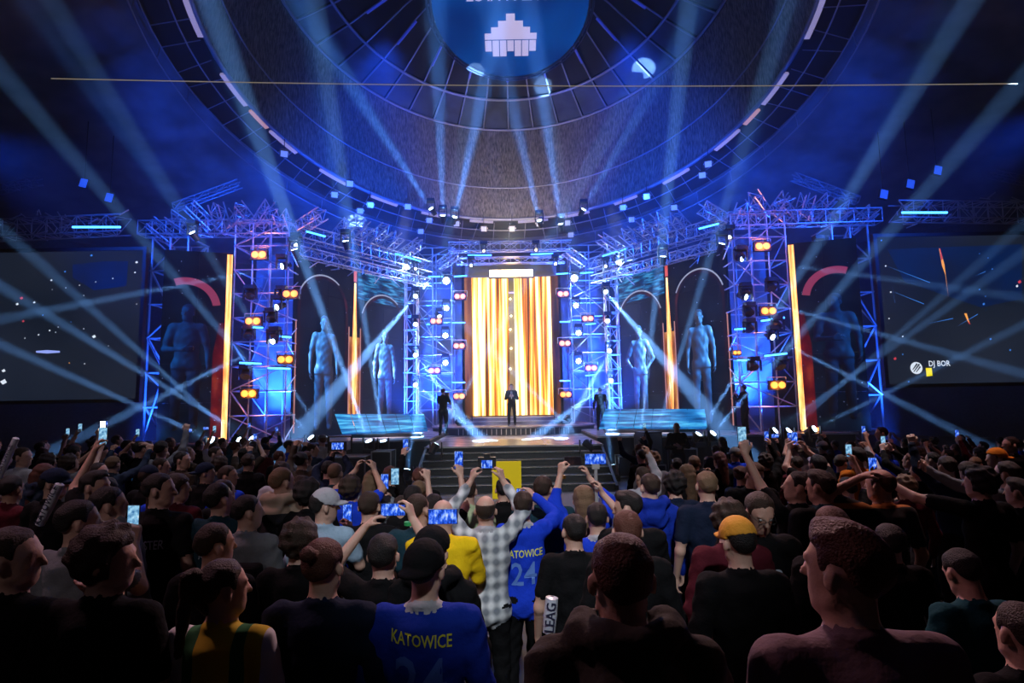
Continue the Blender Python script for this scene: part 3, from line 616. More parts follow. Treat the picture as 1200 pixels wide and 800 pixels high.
# ---- lamps
def moving_head(p, aim, label, hot=True, r=.13, m=None, group='beam lamps', floor=True):
    p = Vector(p); d = (Vector(aim)-p).normalized(); t = empty('moving_head_lamp', p, label, 'stage lamp', group)
    q = d.to_track_quat('Z', 'Y').to_matrix().to_4x4()
    o = MB().tube((0, 0, -.34), (0, 0, -.02), r*.75, 10, r*1.05).build('head', black, t); o.matrix_local = q
    o = MB().tube((0, 0, -.02), (0, 0, .0), r*.8, 12).build('lens', m or lens_blue, t); o.matrix_local = q
    sgn = -1 if floor else 1
    b = MB(); 
    for s_ in (-1, 1): b.box((s_*r*1.35, 0, sgn*.12), (.02, .05, .2))
    b.box((0, 0, sgn*.29), (r*1.35, .05, .02)); b.build('yoke', black, t); MB().box((0, 0, sgn*.36), (.17, .14, .07)).build('base', black, t)
    return t
BW = (.26, .52, 1)
BM = [  # source px, depth, target px, depth, opening angle, power, words
 ((364, 512), 19.0, (157, 268), 15.5, 2.6, 1.0, 'left wing edge'), ((379, 513), 19.0, (290, 370), 17, 2.4, .8, 'left wing edge'),
 ((294, 514), 18.7, (0, 335), 14, 2.4, 1.0, 'far left wing edge'), ((279, 515), 18.7, (32, 295), 14, 2.4, .8, 'far left wing edge'), ((248, 515), 18.6, (0, 403), 14, 2.4, .8, 'far left wing edge'),
 ((330, 312), 20.1, (0, 374), 15, 2.2, 1.0, 'amber tower left, top'), ((324, 360), 20.1, (39, 448), 15, 2.2, 1.3, 'amber tower left, middle'), ((319, 400), 20.1, (150, 484), 15.5, 2.4, .9, 'amber tower left, lower'),
 ((432, 516), 18.9, (343, 270), 16.5, 3.2, 2.0, 'left wing edge'), ((449, 516), 18.9, (392, 150), 17, 3.0, 1.6, 'left wing edge'),
 ((487, 347), 25.9, (340, 520), 17.5, 4.0, 1.7, 'inner tower left, top'), ((487, 380), 25.9, (489, 480), 22, 4, 1.2, 'inner tower left, second'), ((487, 416), 25.9, (565, 520), 20.5, 3.5, 1.8, 'inner tower left, third'),
 ((487, 451), 25.9, (560, 508), 21.5, 3.5, 1.5, 'inner tower left, lowest'), ((515, 371), 27.0, (580, 440), 24.3, 4, 1.4, 'portal tower left'), ((511, 521), 17.8, (575, 405), 20, 3, 1.2, 'stair side left'),
 ((477, 557), 17.4, (520, 300), 21, 2.6, 1.2, 'floor left of the stairs'), ((495, 555), 17.4, (497, 380), 20, 2.6, 1.2, 'floor left of the stairs'),
 ((710, 342), 25.9, (845, 500), 18, 4.0, 1.6, 'inner tower right, top'), ((712, 376), 25.9, (716, 470), 22, 4, 1.1, 'inner tower right, second'), ((714, 411), 25.9, (655, 520), 21, 3.5, 1.7, 'inner tower right, third'),
 ((716, 446), 25.9, (640, 502), 22, 3.5, 1.6, 'inner tower right, lowest'), ((686, 518), 17.8, (600, 435), 21, 3, 1.2, 'stair side right'), ((702, 551), 17.4, (672, 360), 21, 2.6, 1.3, 'floor right of the stairs'), ((719, 553), 17.4, (688, 380), 21, 2.6, 1.2, 'floor right of the stairs'),
 ((750, 511), 18.9, (785, 200), 18, 3.0, 1.6, 'right wing edge'), ((768, 511), 18.9, (850, 240), 17, 2.8, 1.1, 'right wing edge'), ((819, 508), 18.9, (868, 430), 18, 2.8, 1.3, 'right wing edge'), ((836, 507), 18.9, (930, 400), 17, 2.8, 1.0, 'right wing edge'),
 ((870, 303), 20.1, (1200, 348), 15, 2.2, .8, 'amber tower right, top'), ((875, 348), 20.1, (1200, 438), 15, 2.2, .8, 'amber tower right, middle'), ((906, 395), 20.1, (1150, 520), 15, 2.3, .8, 'amber tower right, lower'),
 ((909, 504), 18.7, (1200, 296), 14.5, 2.3, .6, 'far right wing edge'), ((925, 504), 18.7, (1180, 280), 14.5, 2.3, .5, 'far right wing edge'), ((955, 502), 18.7, (1200, 380), 14.5, 2.3, .5, 'far right wing edge'),
 # up into the dome
 ((519, 252), 24.5, (512, 40), 21, 5.0, 2.4, 'rig below the dome'), ((533, 254), 24.5, (575, 70), 21, 5.0, 2.4, 'rig below the dome'), ((657, 262), 24.5, (622, 20), 21, 5.0, 3.2, 'rig below the dome'), ((632, 258), 24.5, (595, 100), 21, 5.0, 1.2, 'rig below the dome'),
 ((684, 245), 24.5, (790, 60), 21, 5.0, .8, 'rig below the dome'), ((505, 244), 24.5, (405, 90), 21, 5.0, 1.5, 'rig below the dome'), ((345, 292), 20, (262, 70), 18, 4.2, 1.1, 'left truss'), ((405, 282), 21.5, (365, 60), 19, 4.2, 1.0, 'left truss'),
 ((225, 272), 20, (110, 110), 17, 4, .3, 'outer left truss'), ((960, 290), 20, (1060, 105), 17, 4, .3, 'outer right truss'), ((777, 300), 21.5, (798, 40), 19, 4.2, 1.0, 'right truss'), ((846, 285), 20, (905, 90), 18, 4, .6, 'right truss')]
seen = {}
PW = 480000
for (a_, Ya, b_, Yb, ang, pw_, nm) in BM:
    p = at(*a_, Ya); q = at(*b_, Yb); p.z = max(p.z, .46) if p.z < .5 else p.z; d = (q-p).normalized(); seen[nm] = seen.get(nm, 0)+1
    side = ''
    lab = 'beam lamp at the %s, %s, aiming %s' % (nm, ORD[seen[nm]-1], ('steeply up' if d.z > .6 else 'up' if d.z > .1 else 'level' if d.z > -.1 else 'down')+(' leftwards' if d.x < -.2 else ' rightwards' if d.x > .2 else ''))
    moving_head(p, q, lab, floor=(a_[1] > 480))
    up_ = nm.startswith('rig below') or nm.endswith('truss'); spot(p+d*.03, q, PW*pw_*(.42 if up_ else 1), (.13, .38, 1) if up_ else BW, ang*(1.7 if up_ else 1), 1 if up_ else .35, .12 if up_ else .06)
# star-bright white lamps
for x, y, Y, pw_, nm in ((523, 329, 27.0, 1.6, 'left portal tower, top'), (523, 361, 27.0, .6, 'left portal tower, second'), (522, 393, 27.0, .6, 'left portal tower, third'), (522, 425, 27.0, .5, 'left portal tower, lowest'), (476, 313, 25.4, .9, 'left roof truss end'),
                        (673, 326, 27.0, 1.6, 'right portal tower, top'), (675, 358, 27.0, .7, 'right portal tower, second'), (678, 390, 27.0, .3, 'right portal tower, third'), (678, 423, 27.0, .4, 'right portal tower, lowest'), (725, 307, 25.4, .7, 'right roof truss end')):
    p = at(x, y, Y); moving_head(p, (p.x*.6, 10, 2.4), 'white-hot lamp facing out on the %s' % nm, m=lens_white, r=.14*(1+.4*(pw_ > 1)), floor=False); point(p+Vector((0, -.12, 0)), 95*pw_, (.3, .55, 1), .15)
for x, y, nm in ((347, 287, 'left'), (855, 278, 'right'), (552, 311, 'portal header left'), (651, 309, 'portal header right'), (567, 294, 'above header left'), (628, 293, 'above header right'), (487, 315, 'left truss end'), (710, 312, 'right truss end')):
    p = at(x, y, 20.0 if nm in ('left', 'right') else 25.5); moving_head(p, (p.x*.7, 8, 2.4), 'small bright lamp hung on the rig, %s' % nm, m=lens_gold if 'above' in nm else lens_white, r=.06, floor=False, group='small rig lamps')
def blinder(p, label, r=.17, power=60, sc_=1):
    p = Vector(p); t = empty('amber_lamp', p, label, 'stage lamp', 'amber lamps on the towers')
    MB().box((0, .1, 0), (.30*sc_, .08, .17*sc_)).build('housing', black, t)
    for s_ in (-1, 1): MB().tube((s_*.14*sc_, .0, 0), (s_*.14*sc_, .03, 0), .12*sc_, 12).build('lens', lens_amber, t)
    MB().path([(-.33*sc_, .1, 0), (-.33*sc_, .1, .28), (.33*sc_, .1, .28), (.33*sc_, .1, 0)], .015, 4).build('bracket', steel, t)
    point(p+Vector((0, -.12, 0)), power, (1, .27, .03), .12)
for x, y, Y, pw_, nm in ((303, 298, 19.9, 150, 'left outer tower, top'), (340, 344, 19.9, 40, 'left outer tower, upper side'), (296, 376, 19.9, 60, 'left outer tower, middle'), (334, 421, 19.9, 50, 'left outer tower, lower side'), (291, 461, 19.9, 85, 'left outer tower, bottom'),
                        (894, 288, 19.9, 150, 'right outer tower, top'), (901, 364, 19.9, 60, 'right outer tower, middle'), (912, 451, 19.9, 75, 'right outer tower, bottom'), (864, 413, 19.9, 18, 'right outer tower, small side lamp'),
                        (539, 347, 26.9, 45, 'left portal tower, first from the top'), (511, 376, 26.9, 30, 'left portal tower, second'), (538, 405, 26.9, 45, 'left portal tower, third'), (509, 434, 26.9, 35, 'left portal tower, fourth'), (538, 464, 26.9, 60, 'left portal tower, lowest'),
                        (660, 344, 26.9, 45, 'right portal tower, first from the top'), (689, 373, 26.9, 40, 'right portal tower, second'), (662, 402, 26.9, 45, 'right portal tower, third'), (693, 431, 26.9, 45, 'right portal tower, fourth'), (663, 462, 26.9, 60, 'right portal tower, lowest')):
    blinder(at(x, y, Y), 'amber twin lamp on the %s' % nm, power=pw_*.4, sc_=1.0 if pw_ > 20 else .5)
for k, y in enumerate((350, 370, 386, 408, 432)):
    t = tag(MB().tube((0, 0, 0), (0, .05, 0), .045, 8).build('gap_lamp', lens_gold), 'tiny golden lamp in the dark gap of the portal, %s from the top' % ('first', 'second', 'third', 'fourth', 'fifth')[k], 'stage lamp', 'tiny lamps in the portal gap'); t.location = at(598+(k % 2), y, 28.0)
# dark fixtures hanging in the outer towers
for x, y, nm in ((293, 348, 'left, upper'), (291, 395, 'left, middle'), (287, 442, 'left, lower'), (330, 349, 'left inside, upper'), (317, 375, 'left inside, middle'), (322, 397, 'left inside, lower'), (905, 339, 'right, upper'), (911, 384, 'right, middle'), (916, 431, 'right, lower'), (868, 302, 'right inside, upper'), (874, 345, 'right inside, middle'), (879, 368, 'right inside, third'), (879, 387, 'right inside, lowest'), (884, 432, 'right inside, bottom')):
    p = at(x, y, 20.05); moving_head(p, p+Vector((0.1, -.6, -.8)), 'unlit lamp hanging in the outer amber tower, %s' % nm, m=mat('dark_lens', (.02, .03, .05), .1), r=.17, floor=False, group='unlit lamps in the amber towers')
# ---- equipment in front of the stage
def flight_case(x, y, z0, sx_, sy_, sz, label):
    t = empty('equipment_case', (x, y, z0), label, 'case'); MB().box((0, 0, sz), (sx_, sy_, sz)).build('body', black, t)
    b = MB()
    for a_ in (-1, 1):
        for c_ in (-1, 1): b.box((a_*sx_, c_*sy_, sz), (.02, .02, sz+.01))
    for zz in (0, 2*sz):
        for c_ in (-1, 1): b.box((0, c_*sy_, max(.02, zz-.01)), (sx_, .02, .02))
    b.build('edging', steel, t)
def speaker(x, y, z0, rz, label):
    t = empty('speaker', (x, y, z0), label, 'speaker', rz=rz); MB().box((0, 0, .5), (.32, .28, .5)).build('cabinet', black, t)
    MB().box((0, -.29, .5), (.29, .01, .46)).build('grille', mat('grey_grille', (.16, .17, .2), .6, bump=.6, bscale=120), t)
    MB().tube((0, -.30, .3), (0, -.312, .3), .2, 16).build('driver', mat('driver', (.05, .05, .055), .5), t)
speaker(4.25, 18.2, .42, .35, 'grey-fronted speaker on a black case right of the stairs'); flight_case(4.25, 18.2, 0, .42, .35, .21, 'low black case under the speaker right of the stairs')
flight_case(-5.3, 18.1, 0, .75, .45, .42, 'long black case below the left wing'); flight_case(-4.15, 18.4, 0, .3, .35, .48, 'square black case beside the stairs on the left')
flight_case(5.3, 18.2, 0, .35, .35, .45, 'black case with pale edges under the right wing'); flight_case(-6.6, 18.0, 0, .6, .4, .34, 'flat black case far under the left wing'); flight_case(3.5, 18.55, 0, .2, .25, .33, 'small black case against the right stair side')
for x, nm in ((-2.35, 'left'), (2.35, 'right')):
    for k in range(2):
        p = Vector((x+k*.3*(1 if x < 0 else -1), 25.9+.2*k, 1.72 if k == 0 else 1.78)); moving_head(p, p+Vector((-x*.4, -.5, .8)), 'dark floor lamp at the %s foot of the golden portal, %s' % (nm, ('outer', 'inner')[k]), m=mat('dark_lens', (.02, .03, .05), .1), r=.13, group='portal floor lamps')
# haze hanging over the stage and hall
hz = bpy.data.materials.new('stage_haze'); hz.use_nodes = True; hz.cycles.volume_sampling = 'EQUIANGULAR'; nt = hz.node_tree; nt.nodes.clear()
vo = nt.nodes.new('ShaderNodeVolumeScatter'); vo.inputs['Density'].default_value = HAZE; vo.inputs['Color'].default_value = (.6, .8, 1, 1); vo.inputs['Anisotropy'].default_value = .2
oo = nt.nodes.new('ShaderNodeOutputMaterial'); nt.links.new(vo.outputs[0], oo.inputs['Volume'])
tag(MB().box((0, 22.5, 13), (24, 12.5, 12.8)).build('stage_haze', hz), 'thin smoke haze hanging over the stage that shows the light beams', 'haze', kind='stuff')
# ------------------------------------------------------------------ figures: one continuous surface per body, grown from a distance field
def surface_nets(F, ids, org, vox):
    S = F < 0; nx, ny, nz = F.shape
    cnt = np.zeros((nx-1, ny-1, nz-1), np.int8)
    for i in (0, 1):
        for j in (0, 1):
            for k in (0, 1): cnt += S[i:nx-1+i, j:ny-1+j, k:nz-1+k]
    act = (cnt > 0) & (cnt < 8); idx = -np.ones(act.shape, np.int32); c = np.argwhere(act); idx[act] = np.arange(len(c))
    acc = np.zeros((len(c), 3), np.float32); n = np.zeros(len(c), np.float32)
    cor = [(i, j, k) for i in (0, 1) for j in (0, 1) for k in (0, 1)]
    for a in cor:
        for ax in range(3):
            if a[ax]: continue
            b = list(a); b[ax] = 1
            fa = F[c[:, 0]+a[0], c[:, 1]+a[1], c[:, 2]+a[2]]; fb = F[c[:, 0]+b[0], c[:, 1]+b[1], c[:, 2]+b[2]]
            x = (fa < 0) != (fb < 0); t = np.where(x, fa/np.where(x, fa-fb, 1), 0)
            for q in range(3): acc[:, q] += np.where(x, a[q]+(t if q == ax else 0), 0)
            n += x
    V = (c+acc/n[:, None])*vox+org
    quads = []; mid = []
    for ax in range(3):
        o1, o2 = [(1, 2), (2, 0), (0, 1)][ax]
        sl0 = [slice(None)]*3; sl1 = [slice(None)]*3; sl0[ax] = slice(0, -1); sl1[ax] = slice(1, None)
        A, B = S[tuple(sl0)], S[tuple(sl1)]
        e = np.argwhere(A != B); ok = (e[:, o1] > 0) & (e[:, o2] > 0) & (e[:, o1] < F.shape[o1]-1) & (e[:, o2] < F.shape[o2]-1); e = e[ok]
        def ix(d1, d2):
            q = e.copy(); q[:, o1] -= d1; q[:, o2] -= d2; return idx[q[:, 0], q[:, 1], q[:, 2]]
        q = np.stack([ix(1, 1), ix(0, 1), ix(0, 0), ix(1, 0)], 1)
        ins = S[e[:, 0], e[:, 1], e[:, 2]]; q[~ins] = q[~ins][:, ::-1]
        e2 = e.copy(); e2[~ins, ax] += 1; quads.append(q); mid.append(ids[e2[:, 0], e2[:, 1], e2[:, 2]])
    return V, np.concatenate(quads), np.concatenate(mid)
def np_mesh(name, V, Q, mid, nm):
    me = bpy.data.meshes.new(name); me.vertices.add(len(V)); me.vertices.foreach_set('co', V.astype(np.float32).ravel())
    me.loops.add(Q.size); me.loops.foreach_set('vertex_index', Q.ravel().astype(np.int32)); me.polygons.add(len(Q))
    me.polygons.foreach_set('loop_start', np.arange(0, Q.size, 4, dtype=np.int32)); me.polygons.foreach_set('material_index', mid.astype(np.int32))
    me.polygons.foreach_set('use_smooth', np.ones(len(Q), bool)); me.update(calc_edges=True); return me
def rotm(yaw=0, pitch=0, roll=0): return np.array(Matrix.Rotation(yaw, 3, 'Z') @ Matrix.Rotation(pitch, 3, 'X') @ Matrix.Rotation(roll, 3, 'Y'))
class SDF:
    def __init__(s, lo, hi, vox):
        s.lo = np.array(lo, np.float32); s.vox = vox; s.n = np.ceil((np.array(hi)-s.lo)/vox).astype(int)+1
        s.ax = [s.lo[i]+vox*np.arange(s.n[i], dtype=np.float32) for i in range(3)]
        s.F = np.full(s.n, 1.0, np.float32); s.D = np.full(s.n, 1.0, np.float32); s.I = np.zeros(s.n, np.int8)
    def win(s, lo, hi, pad):
        a = [max(0, int((lo[i]-pad-s.lo[i])/s.vox)) for i in range(3)]; b = [min(s.n[i], int((hi[i]+pad-s.lo[i])/s.vox)+2) for i in range(3)]
        sl = tuple(slice(a[i], max(a[i], b[i])) for i in range(3)); g = np.meshgrid(*[s.ax[i][sl[i]] for i in range(3)], indexing='ij', sparse=True); return sl, g
    def comb(s, sl, d, mid, k):
        F = s.F[sl]; h = np.maximum(k-np.abs(F-d), 0)/k; s.F[sl] = np.minimum(F, d)-h*h*k*.25
        D = s.D[sl]; m = d < D; s.I[sl] = np.where(m, mid, s.I[sl]); s.D[sl] = np.minimum(D, d)
    def cone(s, a, b, ra, rb, mid=0, k=.03, wr=0, flat=1.0):
        a = np.array(a, float); b = np.array(b, float); m = max(ra, rb)
        sl, (X, Y, Z) = s.win(np.minimum(a, b)-m, np.maximum(a, b)+m, k+3*s.vox)
        d = b-a; L = float(d@d)+1e-9
        x, y, z = X-a[0], Y-a[1], Z-a[2]; t = np.clip((x*d[0]+y*d[1]+z*d[2])/L, 0, 1)
        dist = np.sqrt((x-t*d[0])**2+((y-t*d[1])/flat)**2+(z-t*d[2])**2)-(ra+(rb-ra)*t)
        if wr: dist = dist-wr*(np.sin(X*38+Z*31+np.sin(Y*29)*2)+np.sin(Z*57-X*23+1.7*np.sin(X*19+Y*31)))*.5
        s.comb(sl, dist, mid, k)
    def ell(s, c, r, mid=0, k=.03, Rm=None, wr=0, sub=False):
        c = np.array(c, float); r = np.array(r, float); m = r.max() if Rm is not None else r
        sl, (X, Y, Z) = s.win(c-m, c+m, k+3*s.vox); x, y, z = X-c[0], Y-c[1], Z-c[2]
        if Rm is not None: x, y, z = (Rm[0, 0]*x+Rm[1, 0]*y+Rm[2, 0]*z, Rm[0, 1]*x+Rm[1, 1]*y+Rm[2, 1]*z, Rm[0, 2]*x+Rm[1, 2]*y+Rm[2, 2]*z)
        k0 = np.sqrt((x/r[0])**2+(y/r[1])**2+(z/r[2])**2); k1 = np.sqrt((x/r[0]**2)**2+(y/r[1]**2)**2+(z/r[2]**2)**2)+1e-6
        d = k0*(k0-1)/k1
        if wr: d = d-wr*(np.sin(X*33+Z*27+np.sin(Y*29)*2)+np.sin(Z*49-X*21+1.7*np.sin(X*17+Y*31)))*.5
        if sub: s.F[sl] = np.maximum(s.F[sl], -d)
        else: s.comb(sl, d, mid, k)
    def mesh(s, name): V, Q, mid = surface_nets(s.F, s.I, s.lo, s.vox); return np_mesh(name, V, Q, mid, 4)
PIV = np.array([0, -.005, 1.52])
def figure(vox=.0135, L=None, Rr=None, yaw=0, pitch=0, top='tee', lean=0, hood=False, legs='stand', width=1.0, cuff=None, long_hem=False, collar=False):
    """L/Rr = (elbow, wrist, hand direction, palm normal, curl). skin 0, top 1, trousers 2, shoes 3"""
    dn = ((.26, -.03, 1.13), (.27, .07, .89), (.05, .15, -1), (-1, 0, 0), .5)
    L = L or dn; Rr = Rr or dn
    pts = [np.array(p[i], float)*(1 if i or 1 else 1) for p in (L, Rr) for i in (0, 1)]
    hi = 1.80; yl, yh = -.30, .36
    for p in pts: hi = max(hi, p[2]+.25); yh = max(yh, p[1]+.22); yl = min(yl, p[1]-.15)
    S = SDF((-.56, yl, -.01), (.56, yh, hi), vox); wr = .006
    W = width
    # trunk
    S.ell((0, -.01, 1.265), (.175*W, .112*W, .235), 1, .04, wr=wr); S.cone((-.135*W, -.015, 1.425), (.135*W, -.015, 1.425), .062, .062, 1, .05, wr=wr*.5)
    S.ell((0, .0, 1.06), (.155*W, .11*W, .19), 1, .05, wr=wr); S.ell((0, -.01, .93), (.165*W, .12*W, .12), 1, .03, wr=wr)
    if long_hem: S.ell((0, -.01, .86), (.178*W, .13*W, .12), 1, .03, wr=wr)
    S.cone((0, -.015, 1.41), (0, -.005, 1.54), .060*W**.5, .052, 0, .02)
    S.cone((0, -.02, 1.42), (0, -.018, 1.468), .105*W, .060, 1, .04)
    if True:
        for k in range(12):
            t0, t1 = 2*math.pi*k/12, 2*math.pi*(k+1)/12; r = .066 if collar or hood else .062
            S.cone((r*math.cos(t0), -.015+r*math.sin(t0), 1.487-.014*math.sin(t0)), (r*math.cos(t1), -.015+r*math.sin(t1), 1.487-.014*math.sin(t1)), .015 if collar or hood else .014, .015 if collar or hood else .014, 4 if collar else 1, .008)
    if hood:
        for k in range(13):
            t0, t1 = math.pi*(.90+1.2*k/13), math.pi*(.90+1.2*(k+1)/13); f = lambda t: ((.115*math.cos(t)), -.02+.105*math.sin(t), 1.495+.025*abs(math.cos(t))-.01*math.sin(t))
            S.cone(f(t0), f(t1), .036, .036, 1, .03, wr=.008)
        S.ell((0, -.105, 1.41), (.125, .07, .10), 1, .03, wr=.014)
    # legs
    for s_ in (-1, 1):
        kn = (s_*.11, .03, .49); an = (s_*.12, -.02, .09)
        if legs == 'step': kn = (s_*.12, .03+.1*s_, .49); an = (s_*.13, -.02+.16*s_, .09)
        S.cone((s_*.088, -.005, .88), kn, .098, .068, 2, .03, wr=.006); S.cone(kn, an, .068, .052, 2, .03, wr=.007)
        S.cone((an[0], an[1]-.03, .045), (an[0]*1.1, an[1]+.15, .035), .045, .034, 3, .02)
    S.cone((-.07, -.01, .90), (.07, -.01, .90), .11, .11, 2, .03)
    # arms and hands
    ends = {}
    for sd, A in ((-1, L), (1, Rr)):
        mx = np.array([sd, 1, 1.0]); E_, W_, hd, pn, curl = [np.array(v, float)*mx if i < 4 else v for i, v in enumerate(A)]
        Sh = np.array([sd*.178*W, -.015, 1.42]); up = E_[2] > 1.35
        if up: Sh = Sh+np.array([-sd*.01, .01, .03])
        S.cone(Sh, E_, .048, .040, 0, .02); S.cone(E_, W_, .040, .026, 0, .02)
        if top == 'tee':
            m_ = Sh+(E_-Sh)*.62; S.cone(Sh, m_, .066, .060, 1, .03, wr=.004)
        elif top == 'none': pass
        else:
            cf = E_+(W_-E_)*(cuff if cuff is not None else .93)
            S.cone(Sh, E_, .068, .055, 1, .03, wr=.009); S.cone(E_, cf, .056, .040, 1, .02, wr=.008)
        d = hd/np.linalg.norm(hd); pn = pn-d*(pn@d); pn /= np.linalg.norm(pn); si = np.cross(d, pn)*sd   # si: towards the thumb
        K = W_+d*.085
        for q, (off, ln) in enumerate(((.032, .072), (.011, .080), (-.010, .075), (-.030, .058))):
            b0 = W_+d*.012+si*off*.55; k0 = K+si*off-d*(.004 if q in (0, 1) else .012); S.cone(b0, k0, .0155, .0125, 0, .014)
            a1 = curl; d1 = d*math.cos(a1)+pn*math.sin(a1); d2 = d*math.cos(a1*2.1)+pn*math.sin(a1*2.1)
            m1 = k0+d1*ln*.5; S.cone(k0, m1, .0115, .0105, 0, .004); S.cone(m1, m1+d2*ln*.5, .0105, .009, 0, .004)
        t0 = W_+d*.02+si*.022; t1 = t0+d*.035+si*.035+pn*.015; S.cone(t0, t1, .015, .0125, 0, .012); S.cone(t1, t1+d*.03+si*.004+pn*.018*(1+curl), .012, .010, 0, .006)
        ends[sd] = (W_+d*.10+pn*.022, d, pn, si)
    # head
    Hm = rotm(yaw, pitch); T = lambda p: PIV+Hm @ (np.array(p, float)-PIV)
    S.cone((0, -.005, 1.50), T((0, -.01, 1.59)), .052, .056, 0, .02)
    S.ell(T((0, -.008, 1.665)), (.076, .094, .088), 0, .02, Hm); S.ell(T((0, .030, 1.60)), (.058, .062, .075), 0, .03, Hm)
    S.ell(T((0, .052, 1.548)), (.036, .032, .024), 0, .03, Hm)                                   # chin
    S.cone(T((-.052, .012, 1.572)), T((-.02, .06, 1.547)), .018, .016, 0, .02); S.cone(T((.052, .012, 1.572)), T((.02, .06, 1.547)), .018, .016, 0, .02)
    S.cone(T((-.038, .078, 1.662)), T((.038, .078, 1.662)), .011, .011, 0, .014)                # brow
    S.cone(T((0, .090, 1.652)), T((0, .110, 1.610)), .008, .0125, 0, .012)                     # nose
    S.cone(T((-.018, .086, 1.580)), T((.018, .086, 1.580)), .008, .008, 0, .008)               # lips
    S.cone(T((-.016, .084, 1.569)), T((.016, .084, 1.569)), .008, .008, 0, .006)
    for s_ in (-1, 1):
        S.ell(T((s_*.030, .092, 1.642)), (.014, .010, .009), sub=True, Rm=Hm)
        S.ell(T((s_*.083, -.006, 1.624)), (.013, .019, .032), 0, .008, Hm)
    me = S.mesh('body'); return dict(me=me, ends=ends, H=Hm, piv=PIV)
# hair and caps in head coordinates (origin at the neck pivot)
def headwear(kind, vox=.0095, seed=0):
    z0 = -1.52; S = SDF((-.16, -.26, -.48), (.16, .22, .33), vox); G = np.meshgrid(*S.ax, indexing='ij', sparse=True); X, Y, Z = G
    n = (np.sin(X*90+Z*40+seed)+np.sin(Y*80-Z*60+2*np.sin(X*50))+np.sin(Z*95+Y*35))*.33
    def E(c, r): x, y, z = X-c[0], Y-c[1], Z-c[2]; k0 = np.sqrt((x/r[0])**2+(y/r[1])**2+(z/r[2])**2); return (k0-1)*min(r)
    def cone(a, b, ra, rb):
        a, b = np.array(a), np.array(b); d = b-a; t = np.clip(((X-a[0])*d[0]+(Y-a[1])*d[1]+(Z-a[2])*d[2])/(d@d), 0, 1)
        return np.sqrt((X-a[0]-t*d[0])**2+(Y-a[1]-t*d[1])**2+(Z-a[2]-t*d[2])**2)-(ra+(rb-ra)*t)
    c = (0, -.008, .145); th, am = {'short': (.010, .004), 'buzz': (.005, .001), 'quiff': (.008, .004), 'curly': (.030, .013), 'long': (.018, .004), 'bun': (.012, .004), 'tail': (.013, .004), 'cap': (.014, 0), 'beanie': (.020, .002), 'thin': (.004, .001)}[kind]
    d = E(c, (.076+th, .094+th, .088+th))-am*n
    if kind == 'quiff': d = np.minimum(d, E((0, .018, .193), (.070, .090, .056))-am*n*1.5)
    zl = np.where(Y > .035, .150+(Y-.035)*1.15, np.where(Y > .012, .112, np.where(Y > -.026, .142, np.maximum(.13+(Y+.026)*2.2, .035)))) if kind not in ('cap', 'beanie') else np.where(Y > .02, .150+(Y-.02)*.3, .135+(Y-.02)*.15)
    if kind in ('long', 'curly'): zl = np.where(Y > .035, .13+(Y-.035)*.8, -.02)
    if kind == 'thin': d = np.maximum(d, Z-.178+.25*(Y+.02))
    if kind in ('short', 'quiff', 'bun', 'tail', 'buzz', 'curly'): d = d+th*.85*(1-np.clip((Z-zl)/.05, 0, 1))
    d = np.maximum(d, zl-Z)
    if kind == 'long': d = np.minimum(d, np.maximum(cone((0, -.06, .10), (0, -.11, -.22), .085, .055)-am*n, Y-.01))
    if kind == 'bun': d = np.minimum(d, E((0, -.125, .20), (.038, .034, .036))-am*n)
    if kind == 'tail': d = np.minimum(d, E((0, -.115, .20), (.028, .03, .03))); d = np.minimum(d, cone((0, -.135, .19), (.01, -.165, -.10), .034, .018)-am*n*1.2); d = np.minimum(d, cone((0, -.1, .09), (0, -.06, .04), .02, .02))
    if kind == 'cap': d = np.minimum(d, np.maximum(E((0, -.095, .125), (.075, .085, .018)), Y+.03))
    S.F = d.astype(np.float32); S.I = np.zeros(S.n, np.int8)
    return S.mesh(kind)
HW = {k: headwear(k) for k in ('short', 'buzz', 'quiff', 'curly', 'long', 'bun', 'tail', 'cap', 'beanie', 'thin')}
# poses: elbow, wrist, hand direction, palm normal, curl (for the right side; x is mirrored on the left)
UPH = ((.25, .17, 1.60), (.10, .30, 1.78), (-.25, .25, 1), (-1, .2, 0), .75)       # both hands hold a phone overhead
UPW = ((.30, .10, 1.60), (.13, .22, 1.84), (-.2, .15, 1), (-.9, .5, 0), .8)
UP1 = ((.27, .10, 1.62), (.22, .20, 1.88), (-.1, .15, 1), (-.6, .8, 0), .8)
FCE = ((.25, .10, 1.18), (.10, .31, 1.38), (-.3, .4, 1), (-1, .2, 0), .8)
CHS = ((.27, .06, 1.12), (.08, .28, 1.20), (-.6, .8, .5), (-.6, -.4, .7), .6)
FST = ((.30, .16, 1.55), (.30, .30, 1.80), (0, .2, 1), (-.3, 1, 0), 1.35)
PTR = ((.36, .24, 1.50), (.42, .48, 1.62), (.2, 1, .35), (0, -.3, 1), .7)
HDH = ((.42, .06, 1.56), (.17, -.02, 1.70), (-.9, -.1, .4), (0, 0, -1), .5)
CRS = ((.27, .02, 1.14), (.02, .20, 1.17), (-1, -.05, .1), (0, -1, 0), .4)
CRS2 = ((.27, .02, 1.12), (.05, .24, 1.12), (-1, -.05, .05), (0, -1, 0), .4)
HIP = ((.36, -.07, 1.13), (.20, .02, .96), (-.7, .6, -.3), (-.3, -1, 0), .3)
MIC = ((.25, .06, 1.13), (.08, .22, 1.22), (-.7, .5, .4), (-.2, -1, 0), .9)
yw = R(1)
